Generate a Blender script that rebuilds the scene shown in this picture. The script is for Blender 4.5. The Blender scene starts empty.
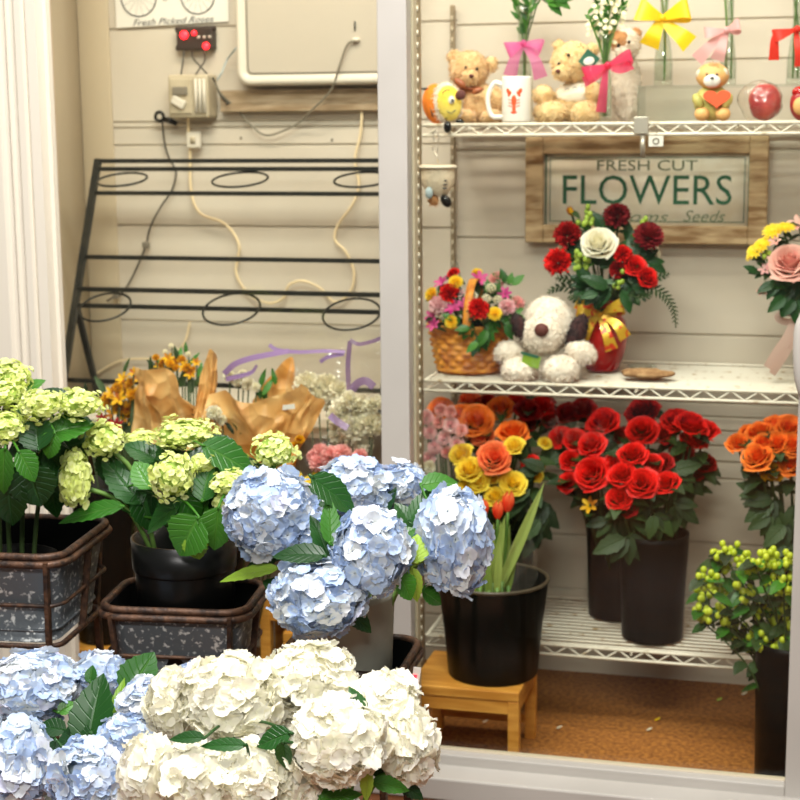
import bpy, math, random
from mathutils import Vector as V, Matrix, Quaternion, noise as NZ
C = bpy.context.scene.collection
PI = math.pi
EYE = 1.365
rnd = random.Random(7)

# ------------------------------------------------------------------ camera
FPX = 1600.0
_p, _y, _r = map(math.radians, (10.1, 14.7, -0.52))
FW = V((-math.sin(_y)*math.cos(_p), math.cos(_y)*math.cos(_p), -math.sin(_p)))
_rt = V((math.cos(_y), math.sin(_y), 0)); _up = _rt.cross(FW)
RT = _rt*math.cos(_r) + _up*math.sin(_r)
UP = -_rt*math.sin(_r) + _up*math.cos(_r)
CAM = V((0, 0, EYE))

def at(x, y, Y):
    """world point seen at pixel (x, y) on the plane Y"""
    d = RT*((x-400)/FPX) - UP*((y-400)/FPX) + FW
    return CAM + d*(Y/d.y)

def px(p):
    q = V(p)-CAM; w = q.dot(FW)
    return 400+FPX*q.dot(RT)/w, 400-FPX*q.dot(UP)/w

def ppm(p):
    return FPX/((V(p)-CAM).dot(FW))

def spot(x, Y, z):
    """point at depth Y and height z that shows in column x"""
    y = 400
    for _ in range(4):
        p = at(x, y, Y); y = px((p.x, Y, z))[1]
    return V((at(x, y, Y).x, Y, z))

# ------------------------------------------------------------------ materials
def lin(c):
    return tuple(((v/255)/12.92 if v/255 <= .04045 else ((v/255+.055)/1.055)**2.4) for v in c) + (1,)

def nodes(name):
    m = bpy.data.materials.new(name); m.use_nodes = True
    n = m.node_tree; b = n.nodes['Principled BSDF']
    return m, n, b

def L(n, a, b): n.links.new(a, b)

def M(name, c1, rough=.5, metal=0, c2=None, ns=20, bump=0, bs=60, lo=.4, hi=.6, trans=0, stretch=None, coat=0, emit=0, sheen=0, spec=.5):
    m, n, b = nodes(name)
    b.inputs['Base Color'].default_value = lin(c1)
    b.inputs['Roughness'].default_value = rough
    b.inputs['Metallic'].default_value = metal
    b.inputs['Coat Weight'].default_value = coat; b.inputs['Specular IOR Level'].default_value = spec
    b.inputs['Sheen Weight'].default_value = sheen
    if emit:
        b.inputs['Emission Color'].default_value = lin(c1); b.inputs['Emission Strength'].default_value = emit
    tc = n.nodes.new('ShaderNodeTexCoord'); src = tc.outputs['Object']
    if stretch:
        mp = n.nodes.new('ShaderNodeMapping'); mp.inputs['Scale'].default_value = stretch
        L(n, src, mp.inputs['Vector']); src = mp.outputs['Vector']
    if c2:
        nz = n.nodes.new('ShaderNodeTexNoise'); nz.inputs['Scale'].default_value = ns; nz.inputs['Detail'].default_value = 6
        L(n, src, nz.inputs['Vector'])
        cr = n.nodes.new('ShaderNodeValToRGB')
        cr.color_ramp.elements[0].position = lo; cr.color_ramp.elements[1].position = hi
        cr.color_ramp.elements[0].color = lin(c1); cr.color_ramp.elements[1].color = lin(c2)
        L(n, nz.outputs['Fac'], cr.inputs['Fac']); L(n, cr.outputs['Color'], b.inputs['Base Color'])
    if bump:
        nb = n.nodes.new('ShaderNodeTexNoise'); nb.inputs['Scale'].default_value = bs; nb.inputs['Detail'].default_value = 5
        L(n, src, nb.inputs['Vector'])
        bp = n.nodes.new('ShaderNodeBump'); bp.inputs['Strength'].default_value = bump; bp.inputs['Distance'].default_value = .004
        L(n, nb.outputs['Fac'], bp.inputs['Height']); L(n, bp.outputs['Normal'], b.inputs['Normal'])
    if trans:
        translucent(n, b, trans)
    return m

def translucent(n, b, amt):
    t = n.nodes.new('ShaderNodeBsdfTranslucent'); mx = n.nodes.new('ShaderNodeMixShader')
    bc = b.inputs['Base Color']
    if bc.is_linked: L(n, bc.links[0].from_socket, t.inputs['Color'])
    else: t.inputs['Color'].default_value = bc.default_value
    mx.inputs[0].default_value = amt
    out = n.nodes['Material Output']
    L(n, b.outputs[0], mx.inputs[1]); L(n, t.outputs[0], mx.inputs[2]); L(n, mx.outputs[0], out.inputs['Surface'])

def MP(name, cols, base=None, rough=.55, trans=.25, edge=None):
    """petal pigment: varies from petal to petal, with a tinted foot"""
    m, n, b = nodes(name)
    a = n.nodes.new('ShaderNodeAttribute'); a.attribute_name = 'tint'
    cr = n.nodes.new('ShaderNodeValToRGB'); e = cr.color_ramp.elements
    while len(e) < len(cols): e.new(.5)
    for i, c in enumerate(cols):
        e[i].position = i/(max(1, len(cols)-1)); e[i].color = lin(c)
    L(n, a.outputs['Fac'], cr.inputs['Fac']); col = cr.outputs['Color']
    uv = n.nodes.new('ShaderNodeUVMap'); sp = n.nodes.new('ShaderNodeSeparateXYZ')
    L(n, uv.outputs[0], sp.inputs[0])
    for cc, lo, hi in ((base, .0, .45), (edge, 1.0, .55)):
        if not cc: continue
        mr = n.nodes.new('ShaderNodeMapRange'); mr.inputs['From Min'].default_value = lo; mr.inputs['From Max'].default_value = hi
        mr.inputs['To Min'].default_value = .8; mr.inputs['To Max'].default_value = 0
        L(n, sp.outputs['Y'], mr.inputs['Value'])
        mx = n.nodes.new('ShaderNodeMixRGB'); mx.inputs['Color2'].default_value = lin(cc)
        L(n, mr.outputs[0], mx.inputs['Fac']); L(n, col, mx.inputs['Color1']); col = mx.outputs[0]
    L(n, col, b.inputs['Base Color'])
    b.inputs['Roughness'].default_value = rough
    b.inputs['Specular IOR Level'].default_value = .3
    if trans: translucent(n, b, trans)
    return m

def MLEAF(name, c1, c2, vein, rough=.38, trans=.2, nveins=7.0):
    m, n, b = nodes(name)
    uv = n.nodes.new('ShaderNodeUVMap'); sp = n.nodes.new('ShaderNodeSeparateXYZ'); L(n, uv.outputs[0], sp.inputs[0])
    def mth(op, a, bb=None, c=None):
        q = n.nodes.new('ShaderNodeMath'); q.operation = op
        for i, s in enumerate((a, bb, c)):
            if s is None: continue
            if isinstance(s, (int, float)): q.inputs[i].default_value = s
            else: L(n, s, q.inputs[i])
        return q.outputs[0]
    au = mth('ABSOLUTE', mth('SUBTRACT', sp.outputs['X'], .5))           # 0 at midrib, .5 at the edge
    t = mth('SUBTRACT', mth('MULTIPLY', sp.outputs['Y'], nveins), mth('MULTIPLY', au, 3.4))
    fr = mth('ABSOLUTE', mth('SUBTRACT', mth('FRACT', t), .5))           # 0 on a side vein
    side = mth('SUBTRACT', 1.0, mth('SMOOTH_MIN', mth('MULTIPLY', fr, 9.0), 1.0, .1))
    mid = mth('SUBTRACT', 1.0, mth('MINIMUM', mth('MULTIPLY', au, 22.0), 1.0))
    vn = mth('MAXIMUM', mth('MULTIPLY', side, .55), mid)
    a = n.nodes.new('ShaderNodeAttribute'); a.attribute_name = 'tint'
    mx = n.nodes.new('ShaderNodeMixRGB'); mx.inputs['Color1'].default_value = lin(c1); mx.inputs['Color2'].default_value = lin(c2)
    L(n, a.outputs['Fac'], mx.inputs['Fac'])
    m2 = n.nodes.new('ShaderNodeMixRGB'); m2.inputs['Color2'].default_value = lin(vein)
    L(n, mth('MULTIPLY', vn, .22), m2.inputs['Fac']); L(n, mx.outputs[0], m2.inputs['Color1'])
    L(n, m2.outputs[0], b.inputs['Base Color'])
    bp = n.nodes.new('ShaderNodeBump'); bp.inputs['Strength'].default_value = .6; bp.inputs['Distance'].default_value = .002; bp.invert = True
    L(n, vn, bp.inputs['Height']); L(n, bp.outputs[0], b.inputs['Normal'])
    b.inputs['Roughness'].default_value = rough
    translucent(n, b, trans)
    return m

def MGLASS(name, tint=(255, 255, 255), refl=1.0, rough=.0, bump=0, haze=0.0, hazecol=(255, 255, 255), bs=30):
    m, n, b = nodes(name); n.nodes.remove(b)
    tr = n.nodes.new('ShaderNodeBsdfTransparent'); tr.inputs['Color'].default_value = lin(tint)
    gl = n.nodes.new('ShaderNodeBsdfGlossy'); gl.inputs['Roughness'].default_value = rough
    lw = n.nodes.new('ShaderNodeLayerWeight'); lw.inputs['Blend'].default_value = .5
    pw = n.nodes.new('ShaderNodeMath'); pw.operation = 'POWER'; pw.inputs[1].default_value = 5; L(n, lw.outputs['Facing'], pw.inputs[0])
    mt = n.nodes.new('ShaderNodeMath'); mt.operation = 'MULTIPLY_ADD'; mt.inputs[1].default_value = .9*refl; mt.inputs[2].default_value = .04*refl
    L(n, pw.outputs[0], mt.inputs[0])
    mx = n.nodes.new('ShaderNodeMixShader'); L(n, mt.outputs[0], mx.inputs[0]); L(n, tr.outputs[0], mx.inputs[1]); L(n, gl.outputs[0], mx.inputs[2])
    last = mx.outputs[0]
    if haze:
        df = n.nodes.new('ShaderNodeBsdfTranslucent'); df.inputs['Color'].default_value = lin(hazecol)
        d2 = n.nodes.new('ShaderNodeBsdfDiffuse'); d2.inputs['Color'].default_value = lin(hazecol)
        ad = n.nodes.new('ShaderNodeMixShader'); L(n, df.outputs[0], ad.inputs[1]); L(n, d2.outputs[0], ad.inputs[2])
        mh = n.nodes.new('ShaderNodeMixShader'); mh.inputs[0].default_value = haze
        L(n, last, mh.inputs[1]); L(n, ad.outputs[0], mh.inputs[2]); last = mh.outputs[0]
    if bump:
        tc = n.nodes.new('ShaderNodeTexCoord'); nz = n.nodes.new('ShaderNodeTexNoise'); nz.inputs['Scale'].default_value = bs
        L(n, tc.outputs['Object'], nz.inputs['Vector'])
        bp = n.nodes.new('ShaderNodeBump'); bp.inputs['Strength'].default_value = bump; bp.inputs['Distance'].default_value = .02
        L(n, nz.outputs['Fac'], bp.inputs['Height']); L(n, bp.outputs[0], gl.inputs['Normal']); L(n, bp.outputs[0], lw.inputs['Normal'])
    L(n, last, n.nodes['Material Output'].inputs['Surface'])
    return m

# ------------------------------------------------------------------ mesh builder
class MB:
    def __init__(s): s.v = []; s.f = []; s.t = []; s.uv = []; s.tint = .5
    def vert(s, p, uv=(0, 0)):
        s.v.append((p[0], p[1], p[2])); s.t.append(s.tint); s.uv.append(uv); return len(s.v)-1
    def grid(s, rows, closed=False, flip=False):
        for a, b in zip(rows, rows[1:]):
            k = len(a)
            for i in range(k if closed else k-1):
                j = (i+1) % k
                s.f.append((a[i], b[i], b[j], a[j]) if flip else (a[i], a[j], b[j], b[i]))
    def box(s, c, d, rot=None):
        ids = []
        for z in (-.5, .5):
            for x, y in ((-.5, -.5), (.5, -.5), (.5, .5), (-.5, .5)):
                p = V((x*d[0], y*d[1], z*d[2]))
                if rot is not None: p = rot @ p
                ids.append(s.vert(p+V(c)))
        for f in ((3, 2, 1, 0), (4, 5, 6, 7), (0, 1, 5, 4), (1, 2, 6, 5), (2, 3, 7, 6), (3, 0, 4, 7)):
            s.f.append(tuple(ids[i] for i in f))
        return s
    def bar(s, a, b, w, h=None, up=(0, 0, 1)):
        """square bar from a to b"""
        a, b = V(a), V(b); z = (b-a); ln = z.length; z.normalize()
        x = V(up).cross(z)
        if x.length < 1e-4: x = V((1, 0, 0))
        x.normalize(); y = z.cross(x)
        return s.box((a+b)/2, (w, h or w, ln), Matrix((x, y, z)).transposed())
    def tube(s, pts, r, n=8, closed=False, cap=True, flat=1.0):
        pts = [V(p) for p in pts]; k = len(pts); rows = []
        rr = r if isinstance(r, (list, tuple)) else [r]*k
        ref = None
        for i, p in enumerate(pts):
            if closed: t = pts[(i+1) % k]-pts[i-1]
            else: t = pts[min(i+1, k-1)]-pts[max(i-1, 0)]
            t.normalize()
            if ref is None:
                ref = V((0, 0, 1)) if abs(t.z) < .9 else V((1, 0, 0))
            ref = (ref-t*ref.dot(t)).normalized(); b = t.cross(ref)
            rows.append([s.vert(p+ref*(rr[i]*math.cos(2*PI*j/n))+b*(rr[i]*flat*math.sin(2*PI*j/n)), (j/n, i/max(1, k-1))) for j in range(n)])
        if closed: rows.append(rows[0])
        s.grid(rows, True)
        if cap and not closed:
            s.f.append(tuple(rows[0][::-1])); s.f.append(tuple(rows[-1]))
        return s
    def lathe(s, prof, n=32, c=(0, 0, 0), sx=1, sy=1):
        c = V(c); rows = []
        for r, z in prof:
            rows.append([s.vert(c+V((r*sx*math.cos(2*PI*j/n), r*sy*math.sin(2*PI*j/n), z)), (j/n, z)) for j in range(n)])
        s.grid(rows, True)
        return s
    def ell(s, c, r, rot=None, seg=20, ring=12, amp=0, fs=30, seed=0, lump=0):
        c = V(c); rows = []
        for i in range(ring+1):
            th = PI*i/ring; row = []
            for j in range(seg):
                ph = 2*PI*j/seg
                d = V((math.sin(th)*math.cos(ph), math.sin(th)*math.sin(ph), math.cos(th)))
                k = 1.0
                if amp: k += amp*NZ.noise(V((d.x*r[0], d.y*r[1], d.z*r[2]))*fs+V((seed, seed, 0)))
                if lump: k += lump*NZ.noise(d*1.6+V((seed*3.1, 0, seed)))
                p = V((d.x*r[0]*k, d.y*r[1]*k, d.z*r[2]*k))
                if rot is not None: p = rot @ p
                row.append(s.vert(c+p, (j/seg, i/ring)))
            rows.append(row)
        s.grid(rows, True, flip=True)
        return s
    def petal(s, base, d, n, ln, w, bend=0., cup=0., nu=1, nv=2, shape='round', ruf=0., rph=0., fold=0., w0=.12, twist=0.):
        d = V(d).normalized(); n = V(n); n = (n-d*n.dot(d))
        if n.length < 1e-5: n = d.orthogonal()
        n.normalize(); sd = d.cross(n)
        pos = V(base); rows = []
        for j in range(nv+1):
            v = j/nv
            a = bend*v; t = d*math.cos(a)+n*math.sin(a); nn = n*math.cos(a)-d*math.sin(a); ss = sd
            if twist:
                q = Quaternion(t, twist*v); nn = q @ nn; ss = q @ ss
            if j: pos = pos+t*(ln/nv)
            if shape == 'round': k = max(w0, math.sin(PI*(.10+.80*v))**.6)
            elif shape == 'leaf': k = max(.02, math.sin(PI*min(1, v**.72))**.85) if v < 1 else .02
            elif shape == 'blade': k = (.35+.65*math.sin(PI*min(1, .15+v*.55)))*(1-v**3)+.02
            elif shape == 'fan': k = w0+(1-w0)*v**.7
            elif shape == 'strap': k = 1.0
            else: k = max(w0, v**.5*(1-v**5)*1.15)
            row = []
            for i in range(-nu, nu+1):
                u = i/nu; ww = w*.5*k
                ser = 1+(.06*(1 if (j+i) % 2 else -1) if shape == 'leaf' and abs(u) == 1 and nv > 6 else 0)
                p = pos+ss*(u*ww*ser)+nn*(cup*ww*u*u+fold*abs(u)*ww)
                if ruf: p = p+nn*(ruf*v*math.sin(u*5.0+rph+v*3))+t*(ruf*.5*v*math.cos(u*7+rph*1.7))
                row.append(s.vert(p, (.5+.5*u, v)))
            rows.append(row)
        s.grid(rows)
        return s
    def sheet(s, fn, nu, nv):
        rows = [[s.vert(fn(i/nu, j/nv), (i/nu, j/nv)) for i in range(nu+1)] for j in range(nv+1)]
        s.grid(rows); return s

def mesh(name, mb, mat, smooth=True):
    me = bpy.data.meshes.new(name); me.from_pydata(mb.v, [], mb.f)
    if mat: me.materials.append(mat)
    a = me.attributes.new('tint', 'FLOAT', 'POINT'); a.data.foreach_set('value', mb.t)
    uvl = me.uv_layers.new(name='UVMap')
    li = [0]*len(me.loops); me.loops.foreach_get('vertex_index', li)
    flat = []
    for i in li: flat += mb.uv[i]
    uvl.data.foreach_set('uv', flat)
    if smooth: me.polygons.foreach_set('use_smooth', [True]*len(me.polygons))
    me.update(); return me

def obj(name, mb, mat, parent=None, smooth=True, bevel=0, label=None, solid=0, sub=0, auto=False):
    me = mb if isinstance(mb, bpy.types.Mesh) else mesh(name, mb, mat, smooth)
    o = bpy.data.objects.new(name, me); C.objects.link(o)
    if parent: o.parent = parent
    if solid:
        md = o.modifiers.new('solid', 'SOLIDIFY'); md.thickness = solid; md.offset = 0
    if bevel:
        md = o.modifiers.new('bevel', 'BEVEL'); md.width = bevel; md.segments = 2; md.limit_method = 'ANGLE'
    if sub:
        md = o.modifiers.new('sub', 'SUBSURF'); md.levels = sub; md.render_levels = sub
    if label: o['label'] = label
    return o

def tag(o, label, cat, group=None):
    o['label'] = label; o['category'] = cat
    if group: o['group'] = group
    return o

def thing(name, label, cat, loc=(0, 0, 0), group=None, rz=0):
    o = bpy.data.objects.new(name, None); C.objects.link(o); o.location = loc; o.rotation_euler = (0, 0, rz)
    o.empty_display_size = .05
    return tag(o, label, cat, group)

def struct(name, mb, mat, parent=None, **k):
    o = obj(name, mb, mat, parent, **k)
    if not parent: o['kind'] = 'structure'
    return o

def text_mesh(name, body, mat, parent, x0, x1, z0, z1, y, shear=0, ext=.0006, label=None, rot=0):
    cu = bpy.data.curves.new(name, 'FONT'); cu.body = body; cu.shear = shear; cu.extrude = .02; cu.size = 1; cu.resolution_u = 3
    t = bpy.data.objects.new(name, cu); C.objects.link(t)
    dg = bpy.context.evaluated_depsgraph_get(); dg.update()
    me = bpy.data.meshes.new_from_object(t.evaluated_get(dg))
    bpy.data.objects.remove(t)
    xs = [v.co.x for v in me.vertices]; ys = [v.co.y for v in me.vertices]; ax, bx, ay, by = min(xs), max(xs), min(ys), max(ys)
    for v in me.vertices:
        a = x0+(v.co.x-ax)/(bx-ax)*(x1-x0); b = z0+(v.co.y-ay)/(by-ay)*(z1-z0); c = v.co.z
        v.co = (a, y-(ext if c > 0 else 0), b+rot*(a-x0))
    me.materials.clear(); me.materials.append(mat)
    return obj(name, me, None, parent, label=label)

def smooth_pts(pts, n=8):
    """Catmull-Rom through points"""
    P = [V(p) for p in pts]; P = [P[0]*2-P[1]]+P+[P[-1]*2-P[-2]]; out = []
    for i in range(1, len(P)-2):
        for k in range(n):
            t = k/n; a, b, c, d = P[i-1:i+3]
            out.append(.5*((2*b)+(c-a)*t+(2*a-5*b+4*c-d)*t*t+(3*b-3*c+d-a)*t**3))
    out.append(P[-2]); return out

ORD = 'first second third fourth fifth sixth seventh eighth ninth tenth eleventh twelfth thirteenth fourteenth fifteenth sixteenth'.split()
def along(items, key):
    """left-to-right place words for a list: leftmost, second from left ..."""
    idx = sorted(range(len(items)), key=lambda i: key(items[i])); n = len(items); w = [None]*n
    for k, i in enumerate(idx):
        w[i] = 'leftmost' if k == 0 else 'rightmost' if k == n-1 else ORD[k]+' from left' if k <= (n-1)/2 else ORD[n-1-k]+' from right'
    return w
# ------------------------------------------------------------------ material set
m_wall = M('painted_board', (205, 194, 178), .6, c2=(198, 186, 169), ns=3)
m_wall2 = M('painted_panel', (188, 172, 146), .6)
m_wallL = M('side_wall_paint', (206, 193, 170), .6)
m_frame = M('door_aluminium', (183, 178, 170), .38, c2=(177, 172, 164), ns=4)
m_seal = M('door_seal', (196, 182, 158), .6)
m_trim = M('casing_paint', (224, 216, 200), .45)
m_mat = M('brown_mat', (176, 112, 44), .9, c2=(122, 72, 26), ns=95, lo=.35, hi=.65, bump=.5, bs=180)
m_shop = M('shop_floor_boards', (150, 92, 50), .45, c2=(110, 62, 30), ns=6, stretch=(1, 12, 1))
m_ceil = M('cooler_ceiling_paint', (232, 224, 210), .7)
m_wire = M('white_wire', (226, 217, 200), .35, c2=(176, 150, 112), ns=45, lo=.58, hi=.72)
m_post = M('slotted_post', (150, 132, 106), .45, metal=.5)
m_iron = M('black_iron', (30, 31, 27), .45, metal=.3, c2=(44, 42, 34), ns=30)
m_rust = M('rusted_iron', (46, 34, 28), .5, metal=.35, c2=(92, 64, 46), ns=55, bump=.4, bs=160)
m_galv = M('galvanised_tin', (98, 105, 110), .42, metal=.3, c2=(216, 220, 218), ns=105, lo=.56, hi=.66, bump=.3, bs=70)
m_galv2 = M('plain_galvanised_pot', (158, 156, 142), .5, metal=.2, c2=(138, 136, 122), ns=6)
m_black = M('black_plastic', (9, 10, 9), .4, c2=(14, 15, 13), ns=10, spec=.10)
m_rim = M('bucket_lip', (70, 60, 46), .4)
m_wood = M('stool_wood', (226, 160, 70), .45, c2=(204, 134, 50), ns=9, stretch=(1, 8, 8))
m_whitebucket = M('white_enamel', (214, 212, 204), .4)
m_inside = M('near_black_inside', (6, 7, 6), .9, spec=.04)  # near black; on the bin linings it carries the shade inside
m_pot = M('black_pot_plastic', (10, 11, 10), .32, spec=.35)
m_stem = M('green_stem', (104, 140, 62), .5, c2=(84, 122, 48), ns=40, trans=.1)
m_stem2 = M('dark_stem', (52, 72, 32), .55)
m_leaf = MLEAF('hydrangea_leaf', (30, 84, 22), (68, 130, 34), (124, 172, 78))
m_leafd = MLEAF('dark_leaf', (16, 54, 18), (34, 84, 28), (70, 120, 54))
m_leafl = MLEAF('light_leaf', (116, 158, 40), (160, 190, 66), (186, 206, 110))
m_leafr = MLEAF('rose_leaf', (24, 44, 16), (54, 80, 30), (78, 100, 50), rough=.55)
m_blade = MLEAF('tulip_leaf', (112, 136, 56), (160, 176, 92), (170, 186, 110), nveins=0)
m_glassdoor = MGLASS('door_glass', (250, 252, 249), .45)
m_clear = MGLASS('clear_vase_glass', (246, 250, 247), 2.0)
m_acryl = MGLASS('clear_acrylic', (251, 254, 252), 1.2, haze=.02, hazecol=(226, 238, 234))
m_cello = MGLASS('cellophane', (252, 250, 247), 1.2, rough=.12, bump=.9, bs=22, haze=.05, hazecol=(250, 244, 232))
m_cellopurple = MGLASS('purple_ribbon_film', (176, 150, 196), 1.0, rough=.2, haze=.5, hazecol=(170, 140, 190))
def MKRAFT():
    m, n, b = nodes('kraft_paper'); tc = n.nodes.new('ShaderNodeTexCoord')
    nz = n.nodes.new('ShaderNodeTexNoise'); nz.inputs['Scale'].default_value = 7; L(n, tc.outputs['Object'], nz.inputs['Vector'])
    cr = n.nodes.new('ShaderNodeValToRGB'); e = cr.color_ramp.elements; e[0].position, e[1].position = .36, .62
    e[0].color, e[1].color = lin((226, 150, 62)), lin((250, 206, 138)); L(n, nz.outputs['Fac'], cr.inputs['Fac']); L(n, cr.outputs[0], b.inputs['Base Color'])
    vo = n.nodes.new('ShaderNodeTexVoronoi'); vo.inputs['Scale'].default_value = 26; vo.inputs['Randomness'].default_value = 1; L(n, tc.outputs['Object'], vo.inputs['Vector'])
    bp = n.nodes.new('ShaderNodeBump'); bp.inputs['Strength'].default_value = .8; bp.inputs['Distance'].default_value = .02
    L(n, vo.outputs['Distance'], bp.inputs['Height']); L(n, bp.outputs[0], b.inputs['Normal']); b.inputs['Roughness'].default_value = .42
    translucent(n, b, .4); return m
m_kraft = MKRAFT()
m_cream = M('cream_plastic', (210, 201, 185), .42)
m_cream2 = M('recessed_cover', (184, 173, 157), .5)
m_brownboard = M('stained_board', (170, 148, 120), .6, c2=(138, 114, 84), ns=7, stretch=(1.5, 1, 9))
m_beige = M('beige_box', (192, 178, 152), .5, c2=(176, 162, 136), ns=12)
m_greybox = M('grey_switch', (120, 112, 98), .5)
m_dark = M('dark_device', (52, 38, 30), .5)
m_led = M('red_indicator', (255, 30, 40), .3, emit=4)
m_cable = M('grey_cable', (120, 112, 96), .5)
m_cableb = M('blue_grey_cable', (160, 176, 180), .5)
m_cabled = M('dark_cable', (62, 58, 50), .5)
m_hose = M('cream_hose', (232, 210, 170), .45)
m_paper = M('white_paper', (228, 222, 212), .6)
m_ink = M('dark_ink', (70, 70, 70), .7)
m_signwood = M('weathered_sign_wood', (200, 172, 132), .7, c2=(140, 104, 64), ns=9, lo=.42, hi=.62, stretch=(1, 1, 5))
m_signface = M('sign_face', (244, 236, 218), .6, c2=(234, 222, 198), ns=14)
m_signgreen = M('sign_green', (34, 92, 60), .6)
m_siggrey = M('sign_grey_green', (120, 128, 100), .6)
m_teddy = M('tan_plush', (222, 186, 136), .95, c2=(206, 164, 110), ns=55, bump=.8, bs=150, sheen=.4)
m_teddy2 = M('pale_tan_plush', (230, 200, 148), .95, c2=(218, 182, 124), ns=55, bump=.8, bs=150, sheen=.4)
m_plush = M('white_plush', (240, 228, 212), .95, c2=(226, 210, 192), ns=55, bump=.9, bs=140, sheen=.4)
m_dkplush = M('dark_ear_plush', (40, 24, 26), .9, c2=(66, 34, 34), ns=60, bump=.8, bs=140)
m_brownplush = M('brown_plush', (196, 142, 92), .95, bump=.8, bs=140)
m_nose = M('brown_nose', (92, 42, 34), .7, bump=.3, bs=150)
m_eye = M('black_bead', (14, 12, 10), .2)
m_orange = M('orange_plush', (240, 130, 30), .9, bump=.4, bs=150)
m_yellow = M('yellow_plush', (252, 214, 70), .9, c2=(250, 226, 110), ns=20, bump=.3, bs=140)
m_whitecer = M('white_ceramic', (240, 236, 228), .18)
m_lobster = M('lobster_print', (232, 84, 40), .4)
m_shirt = M('cream_shirt', (246, 238, 220), .9)
m_tagg = M('green_card', (34, 96, 72), .5)
m_clay = M('olive_figurine', (176, 172, 92), .5, c2=(206, 186, 108), ns=20)
m_figor = M('orange_heart', (236, 92, 50), .45)
m_figtan = M('tan_figurine', (222, 170, 106), .55)
m_redfoil = M('red_foil', (158, 34, 40), .3, c2=(196, 70, 60), ns=24)
m_redvase = M('red_glass', (176, 22, 20), .1, coat=.6)
m_gold = M('gold_red_ribbon', (226, 178, 50), .3, metal=.3, c2=(222, 62, 30), ns=60, lo=.55, hi=.60)
m_wick = M('basket_wicker', (232, 156, 56), .5, c2=(196, 112, 32), ns=40)
m_wickd = M('basket_stake', (150, 84, 34), .6)
m_slice = M('bark_ring', (176, 138, 96), .8, c2=(138, 100, 62), ns=50, bump=.8, bs=120)
m_steel = M('bracket_steel', (200, 190, 176), .35, metal=.7)
m_rib = {k: M('ribbon_'+k, c, .4, trans=.25) for k, c in dict(yellow=(252, 212, 30), pink=(240, 184, 184), hotpink=(244, 90, 130), red=(236, 60, 44), pale=(236, 204, 190), purple=(150, 120, 170), orchid=(238, 130, 190)).items()}
m_organza = MGLASS('pink_organza', (250, 190, 224), .4, haze=.5, hazecol=(244, 140, 200))
m_hotorganza = MGLASS('hot_pink_organza', (250, 150, 176), .4, haze=.62, hazecol=(246, 96, 136))

# flower pigments
f_blue = MP('blue_sepals', [(158, 182, 222), (182, 202, 232), (204, 218, 238), (236, 238, 236), (190, 194, 230)], base=(230, 234, 228), trans=.32)
f_white = MP('white_sepals', [(252, 251, 243), (251, 248, 234), (250, 247, 226), (253, 252, 248)], base=(248, 248, 228), trans=.42)
f_green = MP('lime_sepals', [(218, 230, 120), (230, 240, 150), (242, 246, 186), (208, 222, 100)], base=(222, 230, 128), trans=.35)
f_red = MP('red_petals', [(166, 2, 8), (196, 4, 10), (220, 8, 14)], rough=.5, trans=.1, edge=(244, 36, 28))
f_dred = MP('dark_red_petals', [(120, 6, 14), (146, 8, 16), (166, 14, 18)], rough=.55, trans=.1, edge=(190, 26, 26))
f_maroon = MP('maroon_petals', [(104, 16, 26), (136, 24, 34), (150, 40, 40)], rough=.6, trans=.12)
f_orange = MP('orange_petals', [(244, 84, 16), (250, 108, 30), (236, 66, 16)], base=(254, 170, 50), rough=.5, trans=.15, edge=(255, 150, 60))
f_coral = MP('coral_petals', [(248, 82, 46), (252, 104, 62), (242, 70, 40)], edge=(254, 150, 90), trans=.3)
f_yel = MP('yellow_petals', [(255, 216, 24), (255, 206, 14), (255, 228, 60)], trans=.25, edge=(255, 234, 90))
f_pink = MP('pink_petals', [(254, 212, 216), (255, 226, 226), (253, 192, 202)], trans=.35)
f_blush = MP('blush_petals', [(246, 190, 176), (248, 204, 190), (242, 172, 162)], trans=.25)
f_salmon = MP('salmon_petals', [(254, 192, 188), (255, 206, 200), (253, 178, 178)], trans=.35)
f_mag = MP('magenta_petals', [(224, 76, 150), (236, 108, 170), (200, 50, 136)], trans=.35)
f_cream = MP('cream_petals', [(252, 248, 230), (250, 244, 218), (253, 250, 240)], trans=.35)
f_amber = MP('amber_petals', [(226, 166, 24), (240, 190, 34), (180, 96, 26)], trans=.3)
f_lime = M('lime_berries', (212, 222, 62), .35, c2=(188, 204, 46), ns=30, trans=.2)
f_budg = M('green_buds', (150, 176, 60), .5)
f_filler = MP('filler_petals', [(246, 240, 220), (238, 226, 170), (250, 246, 236)])

# ------------------------------------------------------------------ setting
GY = 3.05                                     # plane of the cooler's glass
WY = 3.78                                     # back wall
XL, XR = at(82, 100, WY).x, .50
SY0, SY1 = 3.40, 3.755                        # front and back of the wire shelves
Z1, Z2, Z3 = 1.343, .785, .195                # tops of the three shelves
CZ = 2.25

def profile_wall(name, x0, x1, grooves, z0, z1, mat, y=WY, d=.006, w=.004):
    """boarded wall facing the camera, a V groove at every z in grooves"""
    prof = [(y, z0)]
    for g in sorted(grooves): prof += [(y, g-w), (y+d, g-w*.4), (y+d, g+w*.4), (y, g+w)]
    prof += [(y, z1), (y+.05, z1), (y+.05, z0)]
    mb = MB(); rows = [[mb.vert((x, p[0], p[1])) for p in prof] for x in (x0, x1)]
    mb.grid(rows, True); mb.f.append(tuple(rows[0])); mb.f.append(tuple(rows[1][::-1]))
    return struct(name, mb, mat, smooth=False)
za, zb = at(200, 226, WY).z, at(200, 322, WY).z
sp = za-zb
gl = [za+sp*k for k in range(-6, 5) if .02 < za+sp*k < CZ-.02]
XM = -.845
profile_wall('wall_back', XL-.05, XM, gl+[at(200, 122, WY).z, at(280, 145, WY).z], 0, CZ, m_wall)
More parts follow.
